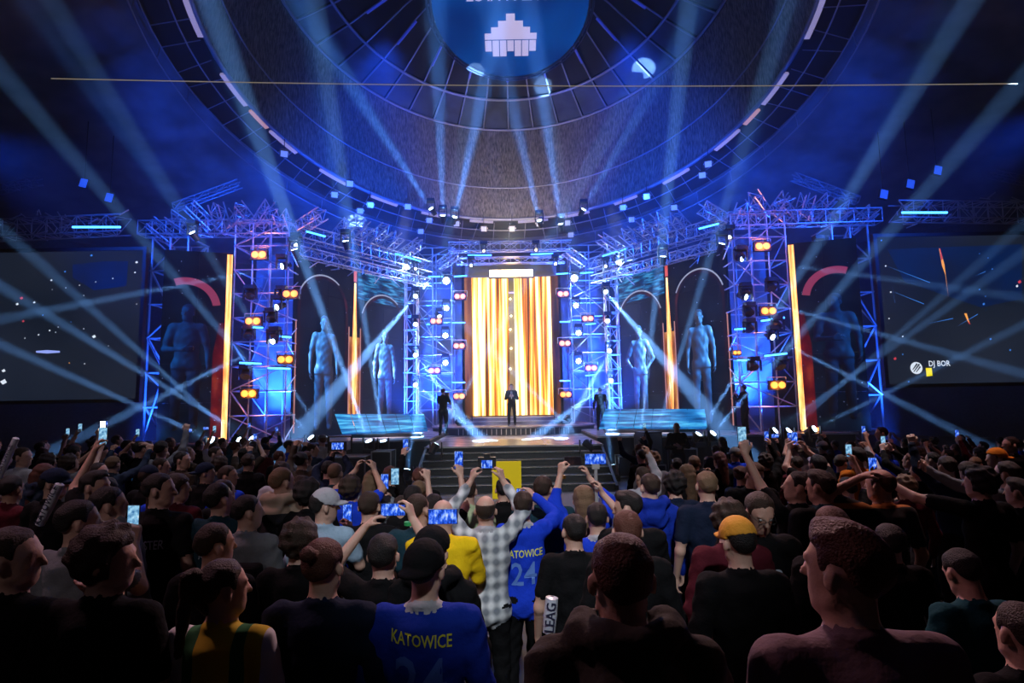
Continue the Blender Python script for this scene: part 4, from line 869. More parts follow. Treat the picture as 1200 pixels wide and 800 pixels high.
TP = {
 'down': figure(), 'down_l': figure(top='long'), 'down_r': figure(yaw=R(-65)), 'down_rl': figure(yaw=R(-60), top='long'), 'down_left': figure(yaw=R(60), top='long'), 'look': figure(yaw=R(-25), pitch=R(8), top='long'),
 'up2': figure(L=UPH, Rr=UPH, pitch=R(12)), 'up2_l': figure(L=UPH, Rr=UPH, top='long', cuff=.8, pitch=R(12)), 'upR': figure(Rr=UP1, yaw=R(15)), 'upR_l': figure(Rr=UP1, top='long', yaw=R(10)), 'upL': figure(L=UP1), 'upL_l': figure(L=UP1, top='long', yaw=R(-10)),
 'face': figure(L=FCE, Rr=FCE), 'face_l': figure(L=FCE, Rr=FCE, top='long'), 'fistR': figure(Rr=FST, top='long', yaw=R(-20)), 'fists': figure(L=FST, Rr=FST, top='long', pitch=R(8)), 'clap': figure(L=CHS, Rr=CHS, yaw=R(20), top='long'),
 'hood': figure(top='long', hood=True, yaw=R(-20)), 'headhand': figure(L=HDH, yaw=R(25)), 'pointL': figure(L=PTR, yaw=R(30)),
}
skin = mat('skin_light', (.50, .30, .23), .55, bump=.15, bscale=60); skin2 = mat('skin_tan', (.38, .21, .15), .55)
hairs = {'black': mat('hair_black', (.010, .008, .008), .6, bump=.6, bscale=140, spec=.3), 'brown': mat('hair_brown', (.030, .017, .011), .6, bump=.6, bscale=140, spec=.3), 'fair': mat('hair_fair', (.15, .09, .05), .6, bump=.6, bscale=140, spec=.3), 'red': mat('hair_red', (.085, .028, .018), .6, bump=.6, bscale=140, spec=.3), 'grey': mat('hair_grey', (.22, .21, .2), .5, bump=.8, bscale=120)}
def cloth(name, col, **k): return mat('cloth_'+name, col, .88, spec=.12, bump=.35, bscale=k.pop('bscale', 30), **k)
CL = {'black': cloth('black', (.005, .005, .006)), 'navy': cloth('navy', (.008, .014, .035)), 'grey': cloth('grey', (.16, .17, .19)), 'lightgrey': cloth('lightgrey', (.38, .38, .42)), 'blue': cloth('blue', (.01, .045, .55)), 'teal': cloth('teal', (.01, .035, .05)),
      'white': cloth('white', (.6, .6, .62)), 'yellow': cloth('yellow', (.80, .52, .01)), 'brown': cloth('brown', (.045, .033, .025)), 'beige': cloth('beige', (.36, .25, .20)), 'wine': cloth('wine', (.07, .008, .015)), 'denim': cloth('denim', (.03, .045, .08)), 'green': cloth('pale_green', (.35, .42, .25)),
      'tealb': cloth('tealb', (.006, .05, .065)), 'orange': cloth('orange', (.5, .14, .01)), 'lightblue': cloth('lightblue', (.3, .42, .55)), 'hoodie': cloth('hoodie', (.052, .046, .040)), 'mauve': cloth('mauve', (.17, .11, .13)), 'royal': cloth('royal', (.008, .03, .32))}
shoe = mat('dark_shoe', (.02, .02, .02), .6)
# plaid
pl = bpy.data.materials.new('cloth_plaid'); pl.use_nodes = True; nt = pl.node_tree; bs = nt.nodes['Principled BSDF']; bs.inputs['Roughness'].default_value = .9
tc = nt.nodes.new('ShaderNodeTexCoord'); mix = None
for ax, sc_ in (('X', 7.5), ('Z', 7.0)):
    wv = nt.nodes.new('ShaderNodeTexWave'); wv.bands_direction = ax; wv.inputs['Scale'].default_value = sc_/2; wv.inputs['Distortion'].default_value = .6; nt.links.new(tc.outputs['Object'], wv.inputs['Vector'])
    if mix is None: mix = wv
    else:
        mm = nt.nodes.new('ShaderNodeMath'); mm.operation = 'ADD'; nt.links.new(mix.outputs['Fac'], mm.inputs[0]); nt.links.new(wv.outputs['Fac'], mm.inputs[1])
rp = nt.nodes.new('ShaderNodeValToRGB'); rp.color_ramp.elements[0].color = (.17, .19, .22, 1); rp.color_ramp.elements[0].position = .2; rp.color_ramp.elements[1].color = (.62, .64, .66, 1); rp.color_ramp.elements[1].position = .85
m5 = nt.nodes.new('ShaderNodeMath'); m5.operation = 'MULTIPLY'; m5.inputs[1].default_value = .5; nt.links.new(mm.outputs[0], m5.inputs[0]); nt.links.new(m5.outputs[0], rp.inputs[0]); nt.links.new(rp.outputs[0], bs.inputs['Base Color']); CL['plaid'] = pl
# two-tone hoodie: beige below and at the hood, black across the shoulders
def zones(name, stops, axis='Z', lo=.8, hi=1.6):
    m = bpy.data.materials.new('cloth_'+name); m.use_nodes = True; nt = m.node_tree; b = nt.nodes['Principled BSDF']; b.inputs['Roughness'].default_value = .9
    tc = nt.nodes.new('ShaderNodeTexCoord'); sx_ = nt.nodes.new('ShaderNodeSeparateXYZ'); mr = nt.nodes.new('ShaderNodeMapRange'); mr.inputs[1].default_value = lo; mr.inputs[2].default_value = hi
    r = nt.nodes.new('ShaderNodeValToRGB'); r.color_ramp.interpolation = 'CONSTANT'
    while len(r.color_ramp.elements) < len(stops): r.color_ramp.elements.new(.5)
    for e, (p, c) in zip(r.color_ramp.elements, stops): e.position = p; e.color = (*c, 1)
    nt.links.new(tc.outputs['Object'], sx_.inputs[0]); nt.links.new(sx_.outputs[axis], mr.inputs[0]); nt.links.new(mr.outputs[0], r.inputs[0]); nt.links.new(r.outputs[0], b.inputs['Base Color'])
    CL[name] = m
zones('twotone', [(0, (.34, .25, .20)), (.43, (.015, .015, .018)), (.76, (.36, .27, .20))])
zones('flag', [(0, (.5, .5, .5)), (.2, (.01, .12, .03)), (.32, (.5, .36, .01)), (.62, (.01, .12, .03)), (.72, (.5, .36, .01)), (.86, (.55, .55, .6))], 'X', -.22, .28)
zones('orangeblack', [(0, (.012, .012, .014)), (.85, (.45, .14, .02)), (.9, (.012, .012, .014))])
eyeW = mat('eye_white', (.75, .72, .7), .2); eyeD = mat('eye_dark', (.03, .02, .015), .1)
eb = MB()
def ball(b, c, r, n=8, mi=0):
    vs = []; fs = []
    for i in range(n+1):
        for j in range(n): a, t = math.pi*i/n, 2*math.pi*j/n; vs.append(Vector(c)+Vector((math.sin(a)*math.cos(t), math.cos(a), math.sin(a)*math.sin(t)))*r)
    for i in range(n):
        for j in range(n): fs.append((i*n+j, i*n+(j+1) % n, (i+1)*n+(j+1) % n, (i+1)*n+j))
    return b.add(vs, fs, mi)
ball(eb, (0, .084, .122), .0105); ball(eb, (0, .0915, .122), .0045, mi=1)
EYES = eb.mesh('eyes', True, (eyeW, eyeD))
def person(loc, T, label, top='black', bottom='denim', hair='short', hc='brown', rz=0, scale=1, sk=None, group=None, wear=None, eyes=False, name='person', trim=None, kids=None):
    t = TP[T] if isinstance(T, str) else T
    o = link(name, t['me']); me = t['me']
    if not me.materials:
        for m in (skin, CL['black'], CL['denim'], shoe, CL['white']): me.materials.append(m)
    ms = [sk or skin, CL[top], CL[bottom], shoe, CL[trim or 'white']]
    for i in range(5): o.material_slots[i].link = 'OBJECT'; o.material_slots[i].material = ms[i]
    o.location = loc; o.rotation_euler = (0, 0, rz); o.scale = (scale,)*3; tag(o, label, 'person', group)
    HM = Matrix.Translation(Vector(t['piv'])) @ Matrix(t['H'].tolist()).to_4x4()
    if hair: h = link('hair', HW[hair], o, hairs[hc]); h.matrix_local = HM
    if wear: h = link(wear[0], HW[wear[1]], o, wear[2]); h.matrix_local = HM @ (Matrix.Rotation(R(wear[3]), 4, 'Z') if len(wear) > 3 else Matrix())@Matrix.Scale(1.04, 4)
    if eyes:
        for s_ in (-1, 1): h = link('eye', EYES, o); h.matrix_local = HM @ Matrix.Translation((s_*.030, 0, 0))
    o['_e'] = 0; del o['_e']
    return o, t
PHI = [0]
phm = mat('phone_body', (.02, .02, .025), .3)
scrb = emat('phone_picture_blue', [(.35, (.0, .02, .25)), (.5, (.02, .12, .9)), (.62, (.3, .5, 1)), (.75, (1, .95, .9))], (60, 60, 30), 1.0); scrw = emat('phone_picture_pale', [(.35, (.05, .2, .45)), (.6, (.35, .7, .95)), (.75, (.9, .95, 1))], (40, 40, 40), .9)
scrd = mat('phone_dark', (.01, .01, .015), .1)
def phone(c, label, land=False, m=None, yaw=0, pitch=0, size=1.0, roll=0):
    o = empty('smartphone', c, label, 'phone', rz=yaw); o.rotation_euler = (pitch, roll, yaw)
    a, b_ = (.078, .038) if land else (.038, .078); a *= size; b_ *= size
    MB().box((0, 0, 0), (a, .005, b_)).build('phone_body', phm, o); MB().box((0, -.0058, 0), (a*.94, .0012, b_*.94)).build('phone_display', m or scrb, o)
    MB().box((a*.6, .006, b_*.6), (.011, .002, .011)).build('camera_lens', scrd, o); return o
def handpos(o, t, side): 
    M_ = Matrix.Translation(o.location) @ o.rotation_euler.to_matrix().to_4x4() @ Matrix.Diagonal((*o.scale, 1)); return M_ @ Vector(t['ends'][side][0])
def mid(o, t): return (handpos(o, t, -1)+handpos(o, t, 1))/2
def wear_text(o, t, txt, size, x, z, m, name='lettering', sx=.62, tilt=0, front=False, cuts=2, rot=0, mesh=None):
    """flat print pressed on to the cloth: each point is dropped on to the body"""
    me = mesh or text_mesh(txt, size, sx, cuts); bod = t['me']
    if 'bvh' not in t: t['bvh'] = BVHTree.FromPolygons([v.co for v in bod.vertices], [tuple(p.vertices) for p in bod.polygons])
    sgn = 1 if front else -1; cr, sr = math.cos(rot), math.sin(rot)
    for v in me.vertices:
        lx, lz = v.co.x*cr-v.co.y*sr, v.co.x*sr+v.co.y*cr
        px, pz = x+(-lx if front else lx), z+lz+tilt*lx; h = t['bvh'].ray_cast(Vector((px, sgn*.9, pz)), Vector((0, -sgn, 0)))
        y = h[0].y if h[0] else sgn*.12; v.co = (px, y+sgn*.004, pz)
    return link(name, me, o, m)
# ------------------------------------------------------------------ the pictures of the standing figures on the arch walls
fig_m = bpy.data.materials.new('figure_picture'); fig_m.use_nodes = True; nt = fig_m.node_tree; bs = nt.nodes['Principled BSDF']; bs.inputs['Base Color'].default_value = (.01, .01, .01, 1)
at_ = nt.nodes.new('ShaderNodeAttribute'); at_.attribute_name = 'pic'; nt.links.new(at_.outputs['Color'], bs.inputs['Emission Color']); bs.inputs['Emission Strength'].default_value = 1; fig_m.cycles.emission_sampling = 'NONE'
def picture(t, hair, parent, x, z0, H, flip, dim, arms='long'):
    k = H/1.78; D = []
    for me, off, base in ((t['me'], None, 1), (HW[hair], t, .35)):
        n = len(me.vertices); co = np.empty(n*3, np.float32); me.vertices.foreach_get('co', co); co = co.reshape(-1, 3)
        no = np.empty(n*3, np.float32); me.vertices.foreach_get('normal', no); no = no.reshape(-1, 3)
        if off is not None: co = co @ t['H'].T + t['piv']; no = no @ t['H'].T
        D.append((co, no, base, me))
    for co, no, base, me in D:
        V = co.copy(); V[:, 0] = x+(-co[:, 0] if not flip else co[:, 0])*k; V[:, 2] = z0+co[:, 2]*k; V[:, 1] = -.05-co[:, 1]*k*.02-.02
        m2 = me.copy(); m2.vertices.foreach_set('co', V.astype(np.float32).ravel())
        if not flip: m2.flip_normals()
        lx = -no[:, 0] if not flip else no[:, 0]
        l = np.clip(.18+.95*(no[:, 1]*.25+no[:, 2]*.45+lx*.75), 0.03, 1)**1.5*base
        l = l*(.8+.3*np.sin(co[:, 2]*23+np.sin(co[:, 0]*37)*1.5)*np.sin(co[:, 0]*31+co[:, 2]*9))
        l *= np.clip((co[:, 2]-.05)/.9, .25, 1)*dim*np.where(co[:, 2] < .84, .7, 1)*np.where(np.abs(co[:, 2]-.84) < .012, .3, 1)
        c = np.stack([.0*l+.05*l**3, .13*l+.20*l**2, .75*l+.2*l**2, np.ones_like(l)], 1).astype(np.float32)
        ca = m2.color_attributes.new('pic', 'FLOAT_COLOR', 'POINT'); ca.data.foreach_set('color', c.ravel()); m2.update()
        m2.materials.clear(); m2.materials.append(fig_m); m2.polygons.foreach_set('material_index', np.zeros(len(m2.polygons), np.int32))
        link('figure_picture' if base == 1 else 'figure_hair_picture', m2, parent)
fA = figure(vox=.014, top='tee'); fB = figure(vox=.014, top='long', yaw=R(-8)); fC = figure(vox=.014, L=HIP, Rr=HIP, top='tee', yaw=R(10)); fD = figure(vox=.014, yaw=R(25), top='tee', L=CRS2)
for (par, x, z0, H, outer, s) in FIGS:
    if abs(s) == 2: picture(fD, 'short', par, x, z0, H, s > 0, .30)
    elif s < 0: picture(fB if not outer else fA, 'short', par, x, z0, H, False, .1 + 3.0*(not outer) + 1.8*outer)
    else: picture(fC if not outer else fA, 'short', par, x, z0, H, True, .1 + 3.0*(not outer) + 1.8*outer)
# ------------------------------------------------------------------ people on and by the stage
perf = figure(vox=.0125, L=MIC, Rr=MIC, top='long', yaw=R(10), pitch=R(-3), legs='step')
p0 = at(600, 497, 25.0); p0.z = 1.46
o, t = person((p0.x, 25.2, 1.40), perf, 'presenter in a dark suit and white shirt standing before the golden portal', 'black', 'black', 'short', 'black', rz=R(180), scale=1.03, eyes=True)
MB().add([(-.035, .125, 1.43), (.035, .125, 1.43), (.02, .135, 1.12), (-.02, .135, 1.12), (-.035, .105, 1.43), (.035, .105, 1.43), (.02, .11, 1.12), (-.02, .11, 1.12)], [(0, 1, 2, 3), (0, 4, 5, 1), (1, 5, 6, 2), (2, 6, 7, 3), (3, 7, 4, 0)]).build('shirt_front', CL['white'], o)
pm_ = tag(MB().tube((0, 0, 0), (0, 0, .18), .014, 8).tube((0, 0, .18), (0, 0, .24), .026, 8).build('microphone', black), 'handheld microphone in the hand of the presenter', 'microphone'); pm_.location = handpos(o, t, 1)+Vector((0, -.02, 0))
p = at(519, 492, 21.5); o, t = person((p.x, 21.6, 1.22), 'face', 'camera operator in black on the left stage wing seen from behind', 'black', 'black', 'short', 'black', rz=R(-15), scale=1.0)
c = empty('stage_camera', mid(o, t)+Vector((.02, .06, .05)), 'broadcast camera carried on the left stage wing', 'camera'); MB().box((0, 0, 0), (.07, .15, .09)).build('camera_body', black, c); MB().tube((0, .15, 0), (0, .3, 0), .05, 10).build('camera_lens', black, c)
p = at(705, 488, 23); person((p.x, 23.2, 1.22), 'down_l', 'stage hand in black standing by the right inner tower', 'black', 'black', 'short', 'black', scale=.98)
p = at(875, 496, 19.5); person((p.x, 19.6, 1.22), 'face_l', 'dark figure crouched over a camera below the right amber tower', 'black', 'black', 'short', 'black', rz=R(40), scale=.94)
crs = figure(vox=.0125, L=CRS, Rr=CRS2, top='long', yaw=R(0))
p = at(801, 508, 14.8); person((p.x, 15.4, 0), crs, 'bald security guard in black with crossed arms facing the crowd', 'black', 'black', None, 'fair', rz=R(172), scale=1.03, eyes=True)
# ------------------------------------------------------------------ the crowd
PLACED = []
def put(px, py, T, label, h=1.66, D=None, floor_z=0.0, sep=.44, **k):
    rz = k.pop('rz', 0)
    if D is None:
        d = at(px, py, 1)-CP; D = (h-CAMZ)/d.z*1.0 if d.z < -.03 else 14
        D = max(2.4, min(D, 14.2)); p = at(px, py, D)
        while any((p.x-a)**2+(p.y-b)**2 < sep*sep for a, b in PLACED) and D < 14.6: D += .06; p = at(px, py, D)
    else: p = at(px, py, D)
    hh = p.z-floor_z; hh = max(1.42, min(hh, 1.95)); PLACED.append((p.x, p.y))
    rz += math.atan2(-(0-p.x), 20-p.y)*.6*0+math.atan2(p.x, 19-p.y)*.55
    o, t = person((p.x, p.y, floor_z), T, label, rz=rz, scale=hh/1.775, **k); return o, t
def face_to(o): return math.atan2(-(0-o.location.x), 0-o.location.y)+0
# -- the near row
hoodie = figure(vox=.012, top='long', hood=True, width=1.12)
put(726, 617, hoodie, 'man in a dark brown hooded sweatshirt close to the camera, back of his head centred', D=1.72, floor_z=.2, top='hoodie', hair='short', hc='red', bottom='black')
bigr = figure(vox=.012, top='tee', width=1.12, yaw=R(32))
put(987, 603, bigr, 'large man in a mauve tee at the lower right with hair swept up', D=1.62, floor_z=.2, top='mauve', hair='quiff', hc='red', bottom='black')
jers = figure(vox=.012, top='long', collar=True, width=1.1, yaw=R(-14))
o, t = put(498, 630, jers, 'fan in a black cap and blue football shirt with yellow city name', D=2.75, floor_z=0, top='royal', bottom='black', hair='buzz', hc='black', wear=('cap', 'cap', CL['black'], 0), trim='lightgrey')
ylw = mat('print_yellow', (.75, .72, .05), .7); pbl = mat('print_pale_blue', (.10, .22, .62), .7); pwh = mat('print_white', (.6, .65, .75), .7)
wear_text(o, t, 'KATOWICE', .075, 0, 1.375, ylw, sx=.68, tilt=-.09); wear_text(o, t, '24', .27, 0, 1.20, mat('print_number', (.05, .12, .5), .7), 'number_print', sx=.85, tilt=-.06, cuts=3)
put(507, 616, 'hood', 'person in a black hood just behind the blue shirt fan', D=3.25, top='black', hair=None, wear=('hood_up', 'beanie', CL['black']))
put(380, 626, figure(vox=.0125, top='long', width=1.08, yaw=R(-10)), 'red-haired person with a small bun and a navy sweater', D=2.75, top='navy', bottom='black', hair='bun', hc='red')
put(352, 607, 'down_l', 'dark auburn-haired person left of the red-haired bun', D=3.5, top='black', bottom='black', hair='curly', hc='brown')
tl_ = figure(vox=.0125, yaw=R(-45), pitch=R(0))
put(263, 651, tl_, 'woman with a ponytail and a yellow, green and white sports shirt', D=2.6, top='flag', bottom='black', hair='tail', hc='brown')
put(253, 609, figure(vox=.0125, yaw=R(-40)), 'man with cropped hair in a black tee above the ponytail woman', D=3.35, top='black', bottom='black', hair='short', hc='brown')
put(128, 611, figure(vox=.0125, yaw=R(-72)), 'curly-haired man in a black tee shown in profile at the lower left', D=2.55, top='black', bottom='black', hair='curly', hc='brown')
o, t = put(18, 611, figure(vox=.0125, yaw=R(-70), Rr=FCE), 'brown-haired man at the left edge filming with a phone', D=2.6, top='black', bottom='black', hair='short', hc='brown')
phone(handpos(o, t, 1)+Vector((.0, .03, .05)), 'upright phone held by the brown-haired man at the left edge', m=scrw, pitch=R(-10))
o, t = put(864, 604, figure(vox=.0125, top='long', yaw=R(8)), 'person in a mustard cap and black jacket', D=3.2, top='black', bottom='black', hair='buzz', hc='black', wear=('cap', 'cap', mat('mustard_cap', (.62, .27, .02), .85, bump=.3), 180))
put(852, 584, 'down_l', 'dark curly-haired person right behind the mustard cap', D=3.75, top='wine', bottom='black', hair='curly', hc='brown')
gl = figure(vox=.0125, yaw=R(28), pitch=R(-25), top='long')
o, t = put(884, 570, gl, 'man with glasses and a black shirt with heart emblem looking down', D=3.85, rz=R(150), top='black', bottom='black', hair='short', hc='brown', eyes=True)
HMx = Matrix.Translation(Vector(t['piv'])) @ Matrix(t['H'].tolist()).to_4x4()
gb = MB()
for s_ in (-1, 1): gb.path([Vector((s_*.032+.024*math.cos(k*math.pi/4), .108, .122+.018*math.sin(k*math.pi/4))) for k in range(9)], .002, 4).tube((s_*.056, .106, .125), (s_*.08, .0, .122), .002, 4)
gb.tube((-.01, .11, .124), (.01, .11, .124), .002, 4); g_ = gb.build('glasses', black, o); g_.matrix_local = HMx
hp = [(.05*(16*math.sin(a)**3)/16, .045*(13*math.cos(a)-5*math.cos(2*a)-2*math.cos(3*a)-math.cos(4*a))/16) for a in [2*math.pi*k/32 for k in range(32)]]
b = MB(); n_ = len(hp); b.add([(x, z, 0) for x, z in hp]+[(x*.72, z*.72, 0) for x, z in hp], [(i, (i+1) % n_, (i+1) % n_+n_, i+n_) for i in range(n_)])
wear_text(o, t, None, 0, -.085, 1.27, pwh, 'heart_emblem', front=True, mesh=b.mesh('heart'))
put(972, 589, 'down_l', 'small auburn-haired head right in front of the teal-trimmed shirt', D=3.4, top='black', bottom='black', hair='short', hc='red')
# -- middle: the lit group
pl_ = figure(vox=.0125, L=UPW, Rr=UPW, top='long', long_hem=True, width=1.1, pitch=R(14), cuff=.72, collar=True)
o, t = put(569, 576, pl_, 'balding man in a grey plaid shirt raising a camera with both arms', D=4.6, top='plaid', bottom='black', hair='thin', hc='brown', trim='lightgrey')
cpos = mid(o, t); c = empty('photo_camera', cpos+Vector((0, .03, .04)), 'black photo camera raised by the man in the plaid shirt', 'camera')
MB().box((0, 0, 0), (.075, .035, .05)).build('camera_body', black, c); MB().tube((0, .03, 0), (0, .16, 0), .04, 12).build('camera_lens', black, c); MB().box((0, 0, .06), (.025, .025, .018)).build('viewfinder', black, c); MB().box((0, -.037, -.005), (.045, .002, .032)).build('camera_display', scrb, c)
bj = figure(vox=.0125, L=FCE, Rr=((.30, .14, 1.52), (.11, .30, 1.66), (-.5, .2, .6), (-.8, .3, 0), .6), top='long', long_hem=True, collar=True, yaw=R(5), pitch=R(4))
o, t = put(612, 572, bj, 'dark-haired fan in a bright blue shirt with yellow city name and number', D=4.75, top='blue', bottom='black', hair='short', hc='brown', trim='lightgrey')
wear_text(o, t, 'KATOWICE', .082, 0.0, 1.275, ylw, sx=.72, tilt=.06); wear_text(o, t, '24', .25, 0.0, 1.11, pbl, 'number_print', sx=.85, tilt=.05, cuts=3)
phone(mid(o, t)+Vector((.0, .03, .05)), 'small upright phone raised by the bright blue shirt fan', yaw=.1, m=scrb)
put(636, 555, figure(vox=.0125, top='long', width=1.25, long_hem=True, yaw=R(-20)), 'big person in a black puffer jacket beside the bright blue shirt', D=5.3, top='teal', bottom='black', hair='short', hc='brown')
o, t = put(672, 599, figure(vox=.0125, yaw=R(14)), 'dark-haired man in a black tee with a lanyard cord', D=4.0, top='black', bottom='black', hair='short', hc='black')
o, t = put(683, 566, figure(vox=.0125, L=((.24, .10, 1.60), (.17, .18, 1.84), (-.1, .1, 1), (-.7, .5, 0), 1.0), Rr=UPH, top='long', cuff=.35, pitch=R(8)), 'fair long-haired woman in blue with a gold watch filming overhead', D=4.9, top='blue', bottom='black', hair='long', hc='fair')
w_ = Vector(t['ends'][-1][0])-Vector(t['ends'][-1][1])*.13; MB().tube(w_-Vector((0, 0, .014)), w_+Vector((0, 0, .014)), .033, 10).build('gold_watch', mat('gold', (.8, .5, .1), .3, 1), o)
phone(mid(o, t)+Vector((.0, .03, .03)), 'dark phone held level by the fair long-haired woman', True, scrd)
o, t = put(699, 586, figure(vox=.0125, Rr=UPH, collar=True, yaw=R(-5)), 'short dark-haired fan in a blue shirt with pale collar holding a phone stick', D=4.45, top='blue', bottom='black', hair='short', hc='black', trim='lightgrey')
wear_text(o, t, 'GO', .09, .04, 1.27, pwh, sx=.9)
hp_ = handpos(o, t, 1); g = tag(MB().tube((0, 0, -.3), (0, 0, .12), .014, 8).box((0, 0, .13), (.03, .015, .02)).build('phone_stick', steel), 'pale grip stick under the phone over the blue collar fan', 'phone stick'); g.location = hp_
phone(hp_+Vector((0, 0, .19)), 'level phone on the pale stick with a blue stage picture', True, scrb, size=1.15)
pr = figure(vox=.0125, yaw=R(65), top='long', pitch=R(-8), Rr=FCE)
o, t = put(738, 572, pr, 'man with dark swept hair turned left in a black jacket with white stripe', D=4.3, top='black', bottom='black', hair='quiff', hc='black')
wear_text(o, t, 'TEAM  TRACK  SPORT', .035, .12, 1.22, pwh, 'stripe_print', rot=-1.05, cuts=1, sx=1)
put(734, 594, 'down_l', 'dark red-haired head between the blue collar fan and the brown hooded man', D=3.5, top='black', bottom='black', hair='short', hc='red')
put(761, 552, figure(vox=.0125, hood=True, top='long', yaw=R(10)), 'man with shaved sides and a royal blue hooded sweatshirt', D=5.2, top='royal', bottom='black', hair='short', hc='brown')
o, t = put(827, 549, figure(vox=.0125, width=1.1, yaw=R(-5)), 'fair short-haired man in a black tee with yellow vertical lettering', D=5.0, top='navy', bottom='black', hair='short', hc='fair')
wear_text(o, t, 'TEMPUS  KATOWICE', .075, .09, 1.13, ylw, rot=-math.pi/2, sx=.8, cuts=1)
put(790, 551, 'down_l', 'dark-haired person in navy between the blue hood and the yellow lettering tee', D=5.6, top='navy', bottom='black', hair='curly', hc='black')
o, t = put(519, 582, figure(vox=.0125, L=FCE, Rr=FCE, top='long', width=1.15, long_hem=True), 'bald man in a bright yellow sweatshirt', D=4.3, top='yellow', bottom='black', hair=None, hc='brown')
phone(at(519, 605, 3.2), 'large level phone showing the blue stage in front of the yellow sweatshirt', True, scrb, size=1.05)
o, t = put(450, 620, figure(vox=.0125, L=((.34, .12, 1.52), (.20, .30, 1.72), (-.6, .3, .6), (-.8, .3, 0), .5), Rr=UPH, pitch=R(6)), 'dark-haired man in a black tee reaching up with a phone left of the cap fan', D=3.3, top='black', bottom='black', hair='short', hc='black')
phone(mid(o, t)+Vector((0, .03, .0)), 'level phone with a bright blue picture held by the reaching man', True, scrb)
w_ = Vector(t['ends'][1][0])-Vector(t['ends'][1][1])*.13; MB().tube(w_-Vector((0, 0, .01)), w_+Vector((0, 0, .01)), .034, 10).build('green_wristband', mat('green_band', (.02, .3, .08), .5), o)
put(491, 574, 'look', 'man with cropped brown hair in dark teal behind the level phone', D=4.4, top='teal', bottom='black', hair='buzz', hc='brown')
put(433, 573, 'down', 'short-haired man in a black tee left of the cropped brown hair', D=4.7, top='black', bottom='black', hair='short', hc='brown')
put(484, 566, 'down', 'black-haired head just behind the cropped brown hair', D=5.3, top='black', bottom='black', hair='short', hc='black')
o, t = put(380, 571, figure(vox=.0125, yaw=R(-55), Rr=FCE), 'man in a grey cap and pale blue tee filming', D=4.5, top='lightblue', bottom='black', hair='short', hc='black', wear=('cap', 'cap', CL['lightgrey'], 180))
phone(handpos(o, t, 1)+Vector((0, .03, .05)), 'upright phone with a blue picture held by the man in the grey cap')
o, t = put(364, 559, 'look', 'dark-haired person in a yellow flowered shirt left of the grey cap', D=5.1, top='black', bottom='black', hair='curly', hc='black')
fb = MB(); rnd = random.Random(3)
for k in range(34):
    x, z = rnd.uniform(-.15, .13), rnd.uniform(1.06, 1.36); r = rnd.uniform(.012, .02); fb.add([(x+r*(1 if q % 2 else .5)*math.cos(q*math.pi/5), z+r*(1 if q % 2 else .5)*math.sin(q*math.pi/5), 0) for q in range(10)], [tuple(range(10))])
tag(wear_text(o, t, None, 0, 0, 0, mat('flower_print', (.7, .7, .03), .7), 'flower_print', mesh=fb.mesh('flowers')), kind='stuff')
put(331, 545, figure(vox=.0125, top='long', hood=True, yaw=R(-35), long_hem=True), 'man with faded hair in a black and beige hooded sweatshirt and grey trousers', D=5.2, top='twotone', bottom='lightgrey', hair='short', hc='fair')
o, t = put(260, 562, 'look', 'person in a dark teal team shirt with a white name on the back', D=4.6, top='teal', bottom='black', hair='short', hc='black')
wear_text(o, t, 'JOKER', .07, -.02, 1.26, pwh, sx=.7, tilt=-.02)
o, t = put(291, 577, figure(vox=.0125, yaw=R(-50), top='long'), 'short-haired man in grey with a black backpack', D=4.3, top='grey', bottom='black', hair='short', hc='black')
bk = MB().box((0, 0, 0), (.14, .07, .2)); bo = bk.build('backpack', CL['black']); md = bo.modifiers.new('bev', 'BEVEL'); md.width = .04; md.segments = 3
tag(bo, 'black backpack worn by the short-haired man in grey', 'backpack'); bo.location = o.location+Vector((.06, -.21, 1.16)); 
o, t = put(188, 549, figure(vox=.0125, width=1.15, yaw=R(-70)), 'tall dark-haired man in a black tee with a white name across the back', D=4.6, top='black', bottom='black', hair='short', hc='black')
wear_text(o, t, 'KARPSTER', .085, 0.0, 1.28, pwh, sx=.7, tilt=.03)
put(129, 567, figure(vox=.0125, hood=True, top='long', yaw=R(-50)), 'dark-haired person in a blue-grey hooded top with a red collar', D=4.1, top='grey', bottom='black', hair='short', hc='black', trim='wine')
o, t = put(94, 582, figure(vox=.0125, yaw=R(-45), Rr=((.27, .14, 1.25), (.16, .22, 1.48), (-.1, .1, 1), (-.7, .5, 0), 1.0)), 'person in a pale blue-grey shirt holding a small phone', D=3.5, top='grey', bottom='black', hair='short', hc='black')
phone(handpos(o, t, 1)+Vector((-.02, .03, .04)), 'small phone with a pale picture at the pale blue-grey shirt', m=scrw)
put(64, 548, 'down_rl', 'bearded man in a dark cap with white marks', D=5.4, top='black', bottom='black', hair='buzz', hc='black', wear=('cap', 'cap', CL['navy'], 180))
o, t = put(113, 549, figure(vox=.0125, yaw=R(-75), L=UP1), 'dark swept-haired man reaching up with a glowing phone', D=4.9, top='black', bottom='black', hair='quiff', hc='black')
phone(handpos(o, t, -1)+Vector((0, .03, .04)), 'glowing phone held up by the dark swept-haired man at the left', m=scrw)
put(208, 553, 'down_r', 'fair-faced woman in dark red right beside the tall named tee', D=5.3, top='wine', bottom='black', hair='long', hc='brown')
put(960, 548, figure(vox=.0125, yaw=R(30), width=1.1, collar=True), 'brown-haired man in black with a teal collar edge', D=4.6, top='black', bottom='black', hair='quiff', hc='brown', trim='teal')
o, t = put(931, 549, figure(vox=.0125, L=((.20, .16, 1.62), (.28, .24, 1.88), (0, .1, 1), (-.4, .8, 0), .9), yaw=R(62), pitch=R(8)), 'bearded man in a black tee turned left raising a phone high', D=4.8, top='black', bottom='black', hair='short', hc='black')
phone(handpos(o, t, -1)+Vector((0, .03, .05)), 'upright pale phone raised high by the bearded man', m=scrw)
